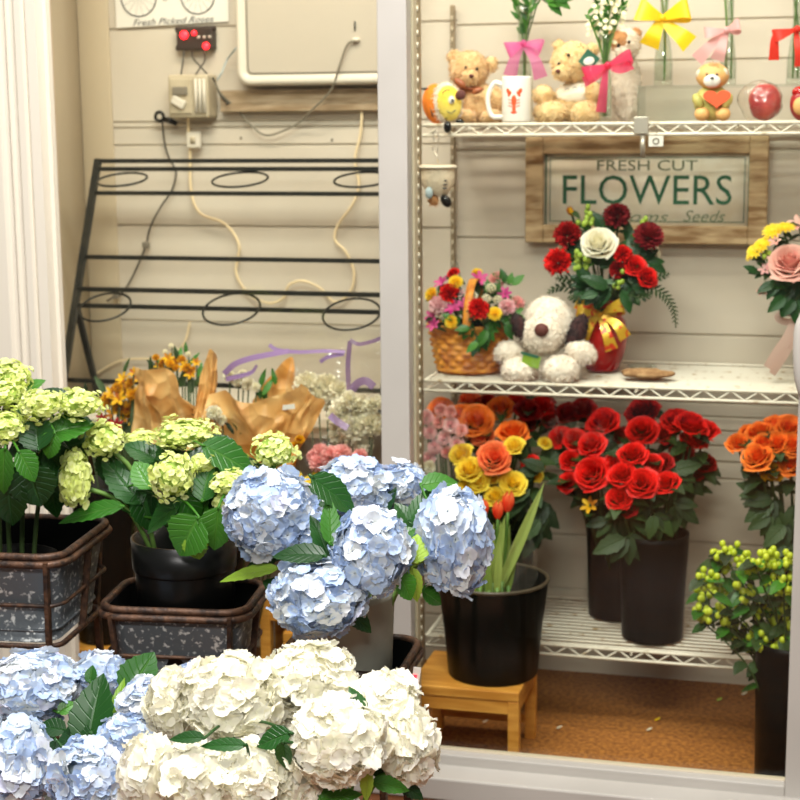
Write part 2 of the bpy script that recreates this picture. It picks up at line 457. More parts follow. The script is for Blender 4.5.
gr = [at(500, 238, WY).z, at(700, 335, WY).z]+[at(740, y, WY).z for y in (404, 418, 432, 447, 463, 480, 545, 600)]+[at(700, 60, WY).z, at(700, 20, WY).z, at(700, 150, WY).z]
profile_wall('wall_back_slatted', XM, XR+.05, gr, 0, CZ, m_wall)
mb = MB().box((XL+.042, WY-.004, CZ/2), (.084, .008, CZ)); struct('trim_1', mb, m_wall2, bevel=.002)
mb = MB().box((XL-.025, (GY+WY)/2+.02, CZ/2), (.05, WY-GY+.0, CZ)); struct('wall_left', mb, m_wallL)
mb = MB().box((XR+.025, (GY+WY)/2+.02, CZ/2), (.05, WY-GY, CZ)); struct('wall_right', mb, m_wallL)
mb = MB().box(((XL+XR)/2, (GY+WY)/2+.02, CZ+.02), (XR-XL+.1, WY-GY+.06, .04)); struct('ceiling', mb, m_ceil)
mb = MB().box(((XL+XR)/2, (GY+WY)/2+.02, -.02), (XR-XL+.1, WY-GY+.06, .04)); struct('floor_cooler', mb, m_mat)
mb = MB().box((-.6, 1.0, -.02), (5.0, 4.02, .04)); struct('floor', mb, m_shop)

# casing left of the glass, fluted
x_edge = at(50.5, 150, GY-.02).x
prof = []; xs = x_edge-.30
def cx(p): return at(p, 150, GY-.04).x
for p, dd in ((-60, 0), (-20, 0), (-17, .012), (-12, .012), (-9, 0), (6, 0), (9, .010), (13, .010), (16, .002), (18, .010), (22, .010), (25, .0), (31, .0), (33, .008), (36, .002), (45.5, .002), (46.5, .03), (50, .03)):
    prof.append((cx(p), GY-.06+dd))
prof += [(prof[-1][0], GY-.012), (prof[0][0], GY-.012)]
mb = MB(); rows = [[mb.vert((x, y, z)) for x, y in prof] for z in (0, 2.2)]
mb.grid(rows, True, flip=True); mb.f.append(tuple(rows[0])); mb.f.append(tuple(rows[1][::-1]))
struct('trim_2', mb, m_trim, smooth=False)
XC = prof[-2][0]
mb = MB().box((XC-.75, GY+.02, 1.1), (.9, .06, 2.2)); struct('wall_front', mb, m_trim)
mb = MB().box(((XC+XR)/2, GY+.02, 2.22), (XR-XC, .10, .2)); struct('trim_3', mb, m_frame)

def empty_struct(name, loc):
    o = bpy.data.objects.new(name, None); C.objects.link(o); o.location = loc; o['kind'] = 'structure'; return o
xa, xb = at(379.5, 300, GY-.02).x, at(408.5, 300, GY-.02).x
xs0 = at(791.5, 600, GY-.02).x
zr1 = at(600, 774.5, GY-.02).z            # top of the bottom rail
zr0 = at(480, 770, GY-.03).z              # upper step of the sill
d1 = empty_struct('door_1', (xb, GY, 0))
def dpart(name, c, d, mat, bev=.003, parent=d1):
    mb = MB().box(V(c)-parent.location, d); return obj(name, mb, mat, parent, bevel=bev, smooth=False)
dpart('stile', ((xa+xb)/2, GY, 1.07), (xb-xa, .04, 2.14), m_frame)
xt = at(416.5, 300, GY+.03).x
dpart('seal', ((xb+xt)/2-.003, GY+.035, 1.1), (xt-xb+.006, .03, 2.06), m_seal)
dpart('stile', (xs0+.04, GY, 1.07), (.08, .04, 2.14), m_frame)
dpart('rail', ((xb+xs0)/2, GY, (zr1+zr0)/2+.002), (xs0-xb, .04, zr1-zr0+.02), m_frame)
dpart('seal', ((xb+xs0)/2, GY+.012, zr1+.008), (xs0-xb, .016, .014), m_seal, .002)
dpart('glass_pane', ((xb+xs0)/2, GY+.008, (zr1+2.12)/2), (xs0-xb+.01, .006, 2.12-zr1), m_glassdoor, 0)
hp = [at(797, 318, GY-.055), at(792.5, 328, GY-.06), at(791.0, 345, GY-.062), at(791.5, 368, GY-.062), at(794, 384, GY-.06), at(798, 396, GY-.055)]
mb = MB()
hz = [V((p.x+.020, p.y, p.z))-d1.location for p in smooth_pts(hp, 5)]
hz = [hz[0]+V((0, .045, 0))]+hz+[hz[-1]+V((0, .045, 0))]
mb.tube(hz, .017, 12); obj('handle', mb, m_frame, d1)
mb = MB().box(((XC+XR)/2, GY-.035, zr0/2), (XR-XC, .11, zr0), None); struct('trim_4', mb, m_frame, bevel=.004, smooth=False)
w1 = empty_struct('window_1', (XC, GY, 0))
dpart('glass_pane', ((XC+xa)/2, GY+.008, (zr1+2.12)/2), (xa-XC+.01, .006, 2.12-zr1), m_glassdoor, 0, w1)
dpart('rail', ((XC+xa)/2, GY, (zr1+zr0)/2+.002), (xa-XC, .04, zr1-zr0+.02), m_frame, .003, w1)

# ------------------------------------------------------------------ wire shelving
def wire_shelf(z, label, xl, xr=.42):
    t = thing('wire_shelf', label, 'shelf', (xl, SY0, z), 'white wire shelves in the cooler')
    ln = xr-xl; dp = SY1-SY0
    mb = MB(); n = 15
    for k in range(1, n):
        y = dp*k/n; mb.tube([(0, y, -.003), (ln, y, -.003)], .0033, 6)
    obj('wire_deck', mb, m_wire, t)
    for k in range(4):
        x = .10+(ln-.16)*k/3; obj('cross_wire', MB().tube([(x, 0, -.010), (x, dp, -.010)], .0028, 6), m_wire, t)
    for y in (0, dp):
        mb = MB()
        mb.tube([(0, y, 0), (ln, y, 0)], .0036, 8); mb.tube([(0, y, -.022), (ln, y, -.022)], .0036, 8)
        zz = []; k = 0; x = .01
        while x < ln: zz.append((x, y, -.001 if k % 2 else -.021)); x += .0285; k += 1
        mb.tube(zz, .0026, 6)
        obj('truss', mb, m_wire, t)
    for x in (0, ln):
        mb = MB().tube([(x, 0, -.0), (x, dp, 0)], .0036, 8).tube([(x, 0, -.022), (x, dp, -.022)], .0036, 8); obj('side_rail', mb, m_wire, t)
    return t
XS = spot(425, SY0, Z2).x
wire_shelf(Z1, 'top wire shelf carrying the teddy bears and bud vases', XS)
wire_shelf(Z2, 'middle wire shelf carrying the flower basket and white plush puppy', XS)
wire_shelf(Z3, 'lowest wire shelf under the buckets of red roses', XS)
def post(x, y, z0, z1, label):
    mb = MB().box((0, 0, (z1-z0)/2), (.010, .014, z1-z0)); t = obj('shelf_post', mb, m_post, bevel=.001, smooth=False)
    t.location = (x, y, z0); tag(t, label, 'post', 'slotted shelf posts')
    sl = MB(); n = int((z1-z0)/.025)
    for k in range(n): sl.box((0, -.0075, .012+k*.025), (.004, .0016, .012))
    obj('slots', sl, m_seal if y > 3.5 else m_wire, t)
post(XS-.012, SY0+.006, 0, 2.1, 'slotted upright post at the front left of the wire shelves')
post(spot(453, SY1-.01, 1.3).x-.004, SY1+.008, 0, at(453, 5, SY1).z, 'slotted upright post at the back left of the wire shelves')
post(.44, SY0+.006, 0, 2.1, 'slotted upright post at the right end of the wire shelves')

# clip and tag on the top shelf
p = spot(641, SY0-.008, Z1)
mb = MB().box((0, 0, -.004), (.030, .006, .034)).box((0, .006, .012), (.030, .018, .003)); t = obj('shelf_clip', mb, m_steel, bevel=.001, smooth=False); t.location = p
tag(t, 'metal clip gripping the edge of the top wire shelf', 'clip')
mb = MB().box((0, 0, 0), (.010, .003, .05)); q = obj('tongue', mb, m_steel, t); q.location = (.004, .002, -.045)
p = spot(656, SY0-.008, at(656, 141, SY0).z)
mb = MB().box((0, 0, 0), (.030, .003, .022)); t = obj('price_tag', mb, m_paper, smooth=False); t.location = p
tag(t, 'small white tag with a hole under the top wire shelf', 'tag')
mb = MB().tube([(.006*math.cos(a*PI/6), -.002, .006*math.sin(a*PI/6)) for a in range(12)], .0014, 6, closed=True); obj('eyelet', mb, m_greybox, t); obj('hook_wire', MB().tube([(0, .001, .009), (0, .006, .020), (0, .008, Z1-.02-p.z)], .0012, 6), m_steel, t)

# ------------------------------------------------------------------ FRESH CUT FLOWERS sign
sy = WY-.035
A = at(526, 136, sy); B = at(766, 245, sy)
t = thing('wall_sign', 'weathered wooden sign reading fresh cut flowers under the top shelf', 'sign', (A.x, sy, B.z))
W, H = B.x-A.x, A.z-B.z
fw_ = .042
mb = MB().box((W/2, .012, H/2), (W-.02, .012, H-.02)); obj('board', mb, m_signface, t)
for nm, c, d in (('frame_side', (fw_/2, .008, H/2), (fw_, .03, H)), ('frame_side', (W-fw_/2, .008, H/2), (fw_, .03, H)), ('frame_rail', (W/2, .009, H-fw_/2), (W-2*fw_, .028, fw_)), ('frame_rail', (W/2, .009, fw_/2), (W-2*fw_, .028, fw_))):
    obj(nm, MB().box(c, d), m_signwood, t, bevel=.003, smooth=False)
def sx_(p): return at(p, 190, sy+.008).x-A.x
def sz_(p): return at(650, p, sy+.008).z-B.z
mb = MB(); fx0, fx1, fz0, fz1 = sx_(546), sx_(749), sz_(226), sz_(153)
for k, w in ((0, .0030), (.010, .0014)):
    a, b, c_, d_ = fx0+k, fx1-k, fz0+k, fz1-k
    for cc, dd in ((((a+b)/2, .0055, c_), (b-a, .001, w)), (((a+b)/2, .0055, d_), (b-a, .001, w)), ((a, .0055, (c_+d_)/2), (w, .001, d_-c_)), ((b, .0055, (c_+d_)/2), (w, .001, d_-c_))):
        mb.box(cc, dd)
obj('border_line', mb, m_signgreen, t)
text_mesh('small_lettering', 'FRESH CUT', m_siggrey, t, sx_(597), sx_(697), sz_(170.5), sz_(160), .0055)
text_mesh('large_lettering', 'FLOWERS', m_signgreen, t, sx_(563), sx_(732), sz_(204.5), sz_(175), .0055)
text_mesh('script_lettering', 'Blooms', m_siggrey, t, sx_(600), sx_(669), sz_(222), sz_(211), .0055, shear=.35)
text_mesh('script_lettering', 'Seeds', m_siggrey, t, sx_(684), sx_(726), sz_(221.5), sz_(210), .0055, shear=.35)

# ------------------------------------------------------------------ left bay: wall fittings
def wy(p, y, d=.0): return at(p, y, WY-d)
# cooling unit cover
py_ = WY-.07
a, b = at(236, 86, py_), at(410, -70, py_)
t = thing('cooling_unit_cover', 'cream rounded rectangular cover on the back wall at left', 'appliance cover', (a.x, WY, a.z))
W, H = b.x-a.x, b.z-a.z
def rrect(w, h, r, n=6):
    o = []
    for cx_, cz_, s in ((w-r, h-r, 0), (r, h-r, 1), (r, r, 2), (w-r, r, 3)):
        for k in range(n+1):
            an = (s+k/n)*PI/2; o.append((cx_+r*math.cos(an), cz_+r*math.sin(an)))
    return o
mb = MB(); rows = []
for ins, yy in ((0, 0), (0, -.058), (.004, -.068), (.012, -.07), (.020, -.066), (.026, -.062)):
    rows.append([mb.vert((ins+x, yy, ins+z)) for x, z in rrect(W-2*ins, H-2*ins, max(.006, .035-ins))])
mb.grid(rows, True); obj('shell', mb, m_cream, t)
mb = MB(); mb.f.append(tuple([mb.vert((.024+x, -.0625, .024+z)) for x, z in rrect(W-.048, H-.048, .012)][::-1])); obj('panel', mb, m_cream2, t, smooth=False)
obj('seam', MB().tube([V((.029+x, -.0635, .029+z)) for x, z in rrect(W-.058, H-.058, .014)], .0018, 6, closed=True), m_greybox, t)
kn = at(356, 40, WY-.066); mb = MB().ell((0, 0, 0), (.010, .012, .006)); o = obj('wire_gland', mb, m_cream, t); o.location = kn-t.location
sw = at(355, 26, WY-.064); mb = MB().box((0, 0, 0), (.003, .006, .022)); o = obj('toggle', mb, m_cabled, t); o.location = sw-t.location
# board under it
a, b = wy(222, 112, .02), wy(408, 88, .02)
mb = MB().box(((b.x-a.x)/2, 0, (b.z-a.z)/2), (b.x-a.x, .03, b.z-a.z)); t = obj('mounting_board', mb, m_brownboard, bevel=.002, smooth=False); t.location = (a.x, WY-.016, a.z)
tag(t, 'brown wooden board on the wall under the cream cover', 'board')
# poster
a, b = wy(116.5, 28, .006), wy(227, -45, .006)
pw = b.x-a.x; til = .03
t = thing('poster', 'white paper poster with a bicycle drawing and Fresh Picked Roses lettering', 'poster', (a.x, WY-.006, a.z))
mb = MB(); ids = [mb.vert(p) for p in ((0, -.001, 0), (pw, -.001, til*pw), (pw, -.001, til*pw+.17), (0, -.001, .17), (0, .001, 0), (pw, .001, til*pw), (pw, .001, til*pw+.17), (0, .001, .17))]
mb.f += [(ids[0], ids[1], ids[2], ids[3]), (ids[7], ids[6], ids[5], ids[4]), (ids[0], ids[4], ids[5], ids[1]), (ids[2], ids[6], ids[7], ids[3])]
obj('sheet', mb, m_paper, t, smooth=False)
def wl(x, y): q = wy(x, y, .008); return V((q.x-a.x, -.002, q.z-a.z))
mb = MB()
for cxx, cyy, rr in ((138.5, -3, 19), (197.5, -4.5, 18)):
    c_ = wl(cxx, cyy); r_ = rr/ppm(c_+t.location)
    mb.tube([c_+V((r_*math.cos(k*PI/24), 0, r_*math.sin(k*PI/24))) for k in range(48)], .0017, 5, closed=True)
    for k in range(14): mb.tube([c_, c_+V((r_*math.cos(k*PI/7), 0, r_*math.sin(k*PI/7)))], .0003, 4)
for pp in ([(138.5, -3), (152, -26), (184, -28), (165, -2), (152, -26)], [(165, -2), (138.5, -3)], [(184, -28), (197.5, -4.5)], [(180, -36), (190, -38)]):
    mb.tube([wl(*q) for q in pp], .0012, 5)
mb.tube([wl(165, -2)+V((.006*math.cos(k*PI/8), 0, .006*math.sin(k*PI/8))) for k in range(16)], .001, 5, closed=True)
obj('bicycle_drawing', mb, m_ink, t)
l0, l1 = wl(133, 26), wl(214, 18.5)
text_mesh('lettering', 'Fresh Picked Roses', m_ink, t, l0.x, l1.x, l0.z, l0.z+.0155, -.0015, shear=.4, rot=.025)
# red-lit device
a = wy(175, 50, .03); b = wy(214, 27, .03)
t = thing('power_controller', 'dark wall device with three red indicator lights below the poster', 'device', (a.x, WY, a.z))
W, H = b.x-a.x, b.z-a.z
obj('case', MB().box((W/2, -.016, H/2), (W*.9, .032, H)), m_dark, t, bevel=.003, smooth=False)
obj('top_bar', MB().tube([(0, -.02, H*.93), (W, -.02, H*.93)], .007, 8), m_dark, t); obj('bottom_bar', MB().tube([(0, -.02, H*.1), (W*.9, -.02, H*.1)], .007, 8), m_dark, t)
for q, r_ in (((184, 35), .0105), ((194, 33), .006), ((206, 46), .0085)):
    c_ = at(q[0], q[1], WY-.036)-t.location; obj('indicator_light', MB().ell(c_, (r_, .005, r_)), m_led, t)
obj('screen_dots', MB().box((W*.62, -.0335, H*.56), (.007, .002, .006)).box((W*.76, -.0335, H*.56), (.007, .002, .006)).box((W*.9, -.0335, H*.57), (.007, .002, .006)), m_cream, t)
# electrical box
a = wy(168, 118, .07); b = wy(207, 74, .07)
t = thing('electrical_box', 'beige electrical box with a grey switch on the back wall', 'electrical box', (a.x, WY, a.z))
W, H = b.x-a.x, b.z-a.z
obj('case', MB().box((W/2, -.034, H/2), (W, .066, H)), m_beige, t, bevel=.006, smooth=False)
obj('cover', MB().box((W*.34, -.069, H*.5), (W*.56, .006, H*.82)), m_beige, t, bevel=.003, smooth=False)
obj('switch', MB().box((W*.33, -.074, H*.62), (W*.36, .010, H*.2)), m_greybox, t, bevel=.003, smooth=False)
obj('flap', MB().box((W*.30, -.076, H*.36), (W*.34, .012, H*.2), Matrix.Rotation(.5, 3, 'Y')), m_cream, t, bevel=.003, smooth=False)
for k in range(3): obj('cable_sleeve', MB().tube([(W*(.72+.1*k), -.072, H*.12), (W*(.72+.1*k), -.072, H*.9)], .004, 8), m_cream, t)
# hanging white tag under it
p = wy(194, 140, .03); mb = MB().box((0, 0, 0), (.036, .014, .04)); t = obj('adapter', mb, m_cream, bevel=.004, smooth=False); t.location = p; tag(t, 'small white adapter hanging under the beige electrical box', 'adapter')
obj('prong', MB().box((0, -.008, .0), (.012, .004, .016)), m_beige, t)
# black plug
t = thing('black_plug', 'black plug hanging left of the beige electrical box', 'plug', wy(164, 119, .03))
obj('body', MB().tube([(.0, 0, 0), (.016, 0, -.004), (.033, 0, -.012)], [.006, .008, .006], 8), m_eye, t)
obj('ring', MB().tube([(-.012+.011*math.cos(k*PI/8), 0, .006+.011*math.sin(k*PI/8)) for k in range(16)], .0045, 6, closed=True), m_eye, t)
def cable(pts, r, mat, label, d=.02, name='cable'):
    P = smooth_pts([wy(x, y, (dd[0] if dd else d)) for x, y, *dd in pts], 8); o = P[0].copy()
    t = obj(name, MB().tube([q-o for q in P], r, 7), mat); t.location = o; tag(t, label, 'cable', 'cables on the back wall of the cooler'); return t
cable([(356, 41, .072), (347, 45, .072), (338, 70, .074), (331, 90, .06), (310, 112, .04), (300, 122), (283, 131), (265, 135), (250, 124), (236, 108), (222, 95, .05), (214, 82, .06)], .0024, m_cable, 'thin grey wire looping from the cream cover to the electrical box')
cable([(217, 80, .05), (222, 72, .05), (227, 60), (236, 48, .06)], .002, m_cableb, 'pale blue wire rising right of the electrical box')
cable([(190, 108, .07), (188, 120, .03), (190, 150), (191, 190), (200, 213), (225, 224), (239, 245), (236, 272), (248, 293), (268, 303), (283, 298), (289, 285), (303, 281), (320, 288), (335, 302), (350, 292), (354, 272), (346, 252), (335, 240), (338, 225), (352, 205), (359, 185), (355, 160), (361, 130), (362, 88)], .0036, m_hose, 'cream drain hose hanging in loose loops behind the black rack', name='hose')
cable([(162, 120), (165, 145), (170, 160), (176, 172), (172, 190), (160, 208), (150, 228), (146, 245), (138, 265), (128, 285), (120, 296)], .0024, m_cabled, 'dark cord hanging from the plug behind the rack')
cable([(184, 50, .03), (183, 62, .04), (181, 74, .06)], .0022, m_cabled, 'short dark lead below the device, leftmost of its leads')
cable([(192, 50, .03), (193, 58, .05), (200, 66, .06), (207, 74, .06)], .0022, m_cabled, 'short dark lead below the device, middle of its leads')
cable([(204, 50, .03), (205, 60, .05), (200, 68, .06), (196, 74, .07)], .0022, m_cabled, 'short dark lead below the device, rightmost of its leads')
cable([(213, 78, .06), (218, 90, .03), (222, 97, .03), (228, 104, .045)], .003, m_cabled, 'thick dark lead at the right side of the electrical box')
cable([(80, 385, .02), (120, 361, .02), (165, 358), (183, 345), (190, 322)], .0028, m_hose, 'cream cable low on the wall at the left corner')
p = wy(146, 245, .025); mb = MB().box((0, 0, 0), (.018, .014, .016)); t = obj('inline_switch', mb, m_greybox, bevel=.003, smooth=False); t.location = p; tag(t, 'small grey switch on the dark cord behind the rack', 'switch')
p = wy(116, 296, .03); mb = MB().box((0, 0, 0), (.016, .014, .012)); t = obj('cord_plug', mb, m_greybox, bevel=.003, smooth=False); t.location = p; tag(t, 'small grey plug at the lower end of the dark cord', 'plug')
obj('prong', MB().box((-.016, 0, -.008), (.022, .005, .004), Matrix.Rotation(-.5, 3, 'Y')), m_dark, t)
for x, y in ((241, 138), (332, 140)):
    t = obj('screw', MB().ell((0, 0, 0), (.0035, .003, .0035), seg=10, ring=6), m_greybox); t.location = wy(x, y, .001); tag(t, 'small dark screw in the wall board, '+('left' if x < 300 else 'right')+' one of two', 'screw', 'wall screws')

# ------------------------------------------------------------------ black iron display rack
RXL = spot(98, 3.6, at(98, 160, 3.6).z).x
RXR = spot(400, 3.52, 1.2).x
t = thing('display_rack', 'black iron rack with empty rings standing against the back wall', 'rack', (RXL, 3.6, 0))
ztop, zlow = at(98, 160, 3.6).z, at(65, 385, 3.36).z
def rackpt(x, f):
    """point on the sloping face: f = 0 top, 1 foot"""
    return V((x, -.24*f, ztop+(zlow-ztop)*f))
def ry(py):   # f of the bar that shows at row py near the left leg
    lo, hi = -.2, 1.3
    for _ in range(40):
        mid = (lo+hi)/2
        if px(V(t.location)+rackpt(0.02, mid))[1] < py: lo = mid
        else: hi = mid
    return lo
RW = RXR-RXL; ft = 1.02
tf = Matrix.Identity(3)
for x in (0, RW):
    obj('front_leg', MB().bar(rackpt(x, -.002), rackpt(x, 1.62)+V((0, .1, 0)) if False else rackpt(x, 1.12), .016, .012, (0, 1, 0)), m_iron, t, smooth=False)
    q0 = rackpt(x, ry(303)); obj('rear_leg', MB().bar(q0, V((x, -.05, rackpt(x, 1.12).z)), .014, .010, (0, 1, 0)), m_iron, t, smooth=False)
for yy, w in ((161, .013), (169, .012), (193, .009), (257, .008), (289, .015), (305.5, .010), (380, .009)):
    f = ry(yy); obj('cross_bar', MB().bar(rackpt(0, f), rackpt(RW, f), .010, w, (0, 1, 0)), m_iron, t, smooth=False)
def ring(cx_, cy_, rx, ry_, Y, tilt):
    c_ = at(cx_, cy_, Y)-V(t.location); r_ = rx/ppm(c_+V(t.location))
    tl = math.radians(tilt)
    obj('ring', MB().tube([c_+V((r_*math.cos(k*PI/18), r_*math.sin(k*PI/18)*math.cos(tl), r_*math.sin(k*PI/18)*math.sin(tl))) for k in range(36)], .0028, 6, closed=True), m_iron, t)
for x in (122, 240, 362): ring(x, 179.5, 25 if x < 200 else 28, 8, 3.53, 13)
for x, y in ((105, 307), (231.5, 309), (351.5, 314)): ring(x, y, 26 if x < 200 else 29, 17, 3.42, 26)
zb_ = rackpt(0, 1.12).z
# bench that the rack stands on
tb = thing('display_bench', 'low white bench behind the wrapped bouquets', 'bench', (RXL-.05, 3.30, 0))
obj('bench_top', MB().box((.39, .22, zb_-.0125), (.78, .46, .025)), m_cream, tb, bevel=.003, smooth=False)
for x in (.04, .74):
    for y in (.03, .41): obj('leg', MB().box((x, y, (zb_-.025)/2), (.04, .04, zb_-.025)), m_cream, tb, smooth=False)
# ------------------------------------------------------------------ bins on iron stands
def rr_loop(w, d, r, z, n=5):
    return [V((x-w/2, y-d/2, z)) for x, y in rrect(w, d, r, n)]
def stand(name_label, c, w, d, ztop, hl, rz, legs=True):
    """rusted stand with a rim of two rods and a tapered tin bin hung in it"""
    t = thing('bin_stand', name_label, 'plant stand', (c[0], c[1], 0), 'rusted stands with tin bins', rz)
    mb = MB(); rows = []
    for ww, zz in ((w-.012, ztop-.004), (w-.014, ztop-.02), (w-.034, ztop-hl*.55), (w-.05, ztop-hl)):
        k = ww-w
        rows.append([mb.vert(p) for p in rr_loop(w+k, d+k, .035, zz)])
    mb.grid(rows, True); mb.f.append(tuple(rows[-1][::-1]))
    obj('tin_bin', mb, m_galv, t, solid=.002)
    mb = MB(); rows = []
    for k, zz in ((-.016, ztop-.001), (-.024, ztop-.03), (-.052, ztop-hl+.016)): rows.append([mb.vert(p) for p in rr_loop(w+k, d+k, .032, zz)])
    mb.grid(rows, True); mb.f.append(tuple(rows[-1])); obj('shade_lining', mb, m_inside, t)  # added dark sheet stands in for the shade inside the bin
    mb = MB(); mb.tube(rr_loop(w-.043, d-.043, .032, ztop-hl*.86), .0028, 6, closed=True); obj('bin_bead', mb, m_galv, t)
    mb = MB(); mb.tube(rr_loop(w, d, .04, ztop, 7), .0066, 8, closed=True); mb.tube(rr_loop(w+.010, d+.010, .044, ztop-.012, 7), .0066, 8, closed=True)
    obj('rim', mb, m_rust, t)
    mb = MB(); mb.tube(rr_loop(w-.030, d-.030, .03, ztop-hl-.004), .005, 8, closed=True); obj('lower_ring', mb, m_rust, t)
    mb = MB(); mb.tube(rr_loop(w-.012, d-.012, .03, ztop-hl*.55), .0036, 6, closed=True); obj('middle_ring', mb, m_rust, t)
    for sx in (-1, 1):
        for sy_ in (-1, 1):
            p0 = V((sx*(w/2-.022), sy_*(d/2+.004), ztop-.006)); p1 = V((sx*(w/2-.030), sy_*(d/2-.012), ztop-hl)); p2 = V((sx*(w/2-.02), sy_*(d/2-.006), .0))
            mb = MB().bar(p0, p1, .014, .007, (1, 0, 0)).bar(p1, p2, .014, .010, (1, 0, 0)); obj('leg', mb, m_rust, t, smooth=False)
    for sx in (-1, 1):
        p0 = V((sx*(w/2+.004), .0, ztop-.006)); p1 = V((sx*(w/2-.014), 0, ztop-hl)); obj('side_strap', MB().bar(p0, p1, .011, .006, (0, 1, 0)), m_rust, t, smooth=False)
    return t
def bucket(label, x, y, z0, h, r0, r1, mat, name='flower_bucket', lip=None, collar=False, group=None):
    """tapered bucket: base radius r0, mouth r1, hollow"""
    t = thing(name, label, 'bucket', (x, y, z0), group)
    mb = MB(); w = .004
    if collar: prof = [(0, 0), (r0, 0), (r0+(r1-r0)*.8, h*.765), (r0+(r1-r0)*.8, h*.768), (r1*1.0, h*.769), (r1*1.02, h*.772), (r1*1.03, h*.785), (r1*1.05, h), (r1*1.05-w, h), (r1-w, h*.7), (r0-w, .012), (0, .012)]
    else: prof = [(0, 0), (r0, 0), (r0+.002, .003), (r0+(r1-r0)*.5, h*.5), (r1, h-.012), (r1, h), (r1-w, h), (r0-w, .012), (0, .012)]
    mb.lathe(prof, 40); obj('body', mb, mat, t)
    if lip:
        mb = MB(); mb.tube([(r1*math.cos(k*PI/24), r1*math.sin(k*PI/24), h) for k in range(48)], .0042, 8, closed=True); obj('lip', mb, lip, t)
    return t
stand('tallest rusted stand with a tin bin, at the far left edge', (-1.345, 2.435), .285, .26, .652, .155, .10)
stand('rusted stand with a tin bin holding the black pot of lime hydrangeas', (-1.04, 2.485), .250, .185, .550, .150, .12)
stand('rusted stand with a tin bin holding the grey pot of blue hydrangeas', (-.727, 2.415), .212, .190, .493, .118, .04)
bucket('black pot inside the far left tin bin', -1.35, 2.435, .503, .11, .075, .09, m_black, 'flower_pot')
bucket('black pot with a wide collar standing in the middle tin bin', -1.04, 2.49,     .415, .240, .080, .087, m_pot, 'flower_pot', collar=True)
bucket('plain grey metal pot under the blue hydrangea heads', -.728, 2.415, .380, .225, .071, .080, m_galv2, 'flower_pot')
bucket('tall tin bucket hidden under the low blue hydrangeas', -1.13, 2.12, 0, .34, .08, .105, m_galv2)
bucket('white enamel bucket under the white hydrangea heads', -.70, 2.02, 0, .40, .085, .105, m_whitebucket)
# lone dark rod of the nearest stand, with a price label clipped to bin
p = at(409, 790, 2.12)
mb = MB().bar((0, 0, 0), (0, 0, p.z+.03), .010); t = obj('plant_stake', mb, m_rust, smooth=False); t.location = (p.x, p.y, 0); tag(t, 'thin rusted upright rod right of the lowest white hydrangea heads', 'rod')
p = at(416, 677, 2.335)
mb = MB().box((0, 0, 0), (.012, .002, .032)); t = obj('price_label', mb, m_paper, smooth=False); t.location = p; t.rotation_euler = (0, .15, .3); tag(t, 'small white label with a red mark on the right tin bin', 'label')
obj('red_mark', MB().box((-.002, -.0015, -.002), (.006, .001, .012)), m_led, t, smooth=False)

# ------------------------------------------------------------------ hydrangeas
def hydrangea_head(r, n, size, seed, lump=.10, cover=.80, wide=(1, 1, 1), ruffle=0., loose=.0, tilt=.5, fine=1, jit=.10):
    R = random.Random(seed); mb = MB(); ga = PI*(3-5**.5)
    for i in range(n):
        z = 1-(2*cover)*(i+.5)/n; q = math.sqrt(max(0, 1-z*z)); a = ga*i
        d = V((q*math.cos(a), q*math.sin(a), z))
        d = (d+V((R.uniform(-1, 1), R.uniform(-1, 1), R.uniform(-1, 1)))*.07).normalized()
        k = 1+lump*NZ.noise(d*2.3+V((seed*1.7, 0, 0)))*2+R.uniform(-jit, .05)-(loose*R.random())
        c = V((d.x*r*wide[0]*k, d.y*r*wide[1]*k, d.z*r*wide[2]*k))
        nn = (d+V((R.uniform(-1, 1), R.uniform(-1, 1), R.uniform(-1, 1)))*tilt).normalized()
        e = nn.orthogonal().normalized(); e = Quaternion(nn, R.uniform(0, 6.28)) @ e
        mb.tint = R.random()*.75+.25*(.5+.5*NZ.noise(d*2.0+V((0, seed*2.3, 0))))
        s = size*R.uniform(.78, 1.2); b = R.uniform(-.25, .5)
        for j in range(4):
            dd = Quaternion(nn, j*PI/2+R.uniform(-.15, .15)) @ e
            mb.petal(c+dd*s*.04+nn*(.001*(j % 2)), (dd+nn*.32), nn, s*.56*R.uniform(.9, 1.1), s*.74, bend=-b, cup=.16, nu=fine, nv=3, shape='round', ruf=ruffle*s, rph=R.uniform(0, 6))
    return mb
def core(r, wide, mat):
    return MB().ell((0, 0, 0), (r*.80*wide[0], r*.80*wide[1], r*.80*wide[2]), seg=16, ring=10)
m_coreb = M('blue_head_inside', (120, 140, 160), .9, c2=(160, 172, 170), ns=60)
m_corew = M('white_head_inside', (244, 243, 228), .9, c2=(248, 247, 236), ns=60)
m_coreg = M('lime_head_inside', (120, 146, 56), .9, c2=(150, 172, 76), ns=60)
KIND = dict(blue=dict(mat=f_blue, core=m_coreb, n=250, size=.027, lump=.10, ruffle=.06, tilt=.5, fine=2, name='blue_hydrangea'),
            white=dict(mat=f_white, core=m_corew, n=300, size=.030, lump=.13, name='white_hydrangea', ruffle=.07, tilt=.48, fine=2, jit=.17),
            lime=dict(mat=f_green, core=m_coreg, n=470, size=.0102, lump=.28, name='lime_hydrangea', loose=.18))
HEADS = {}
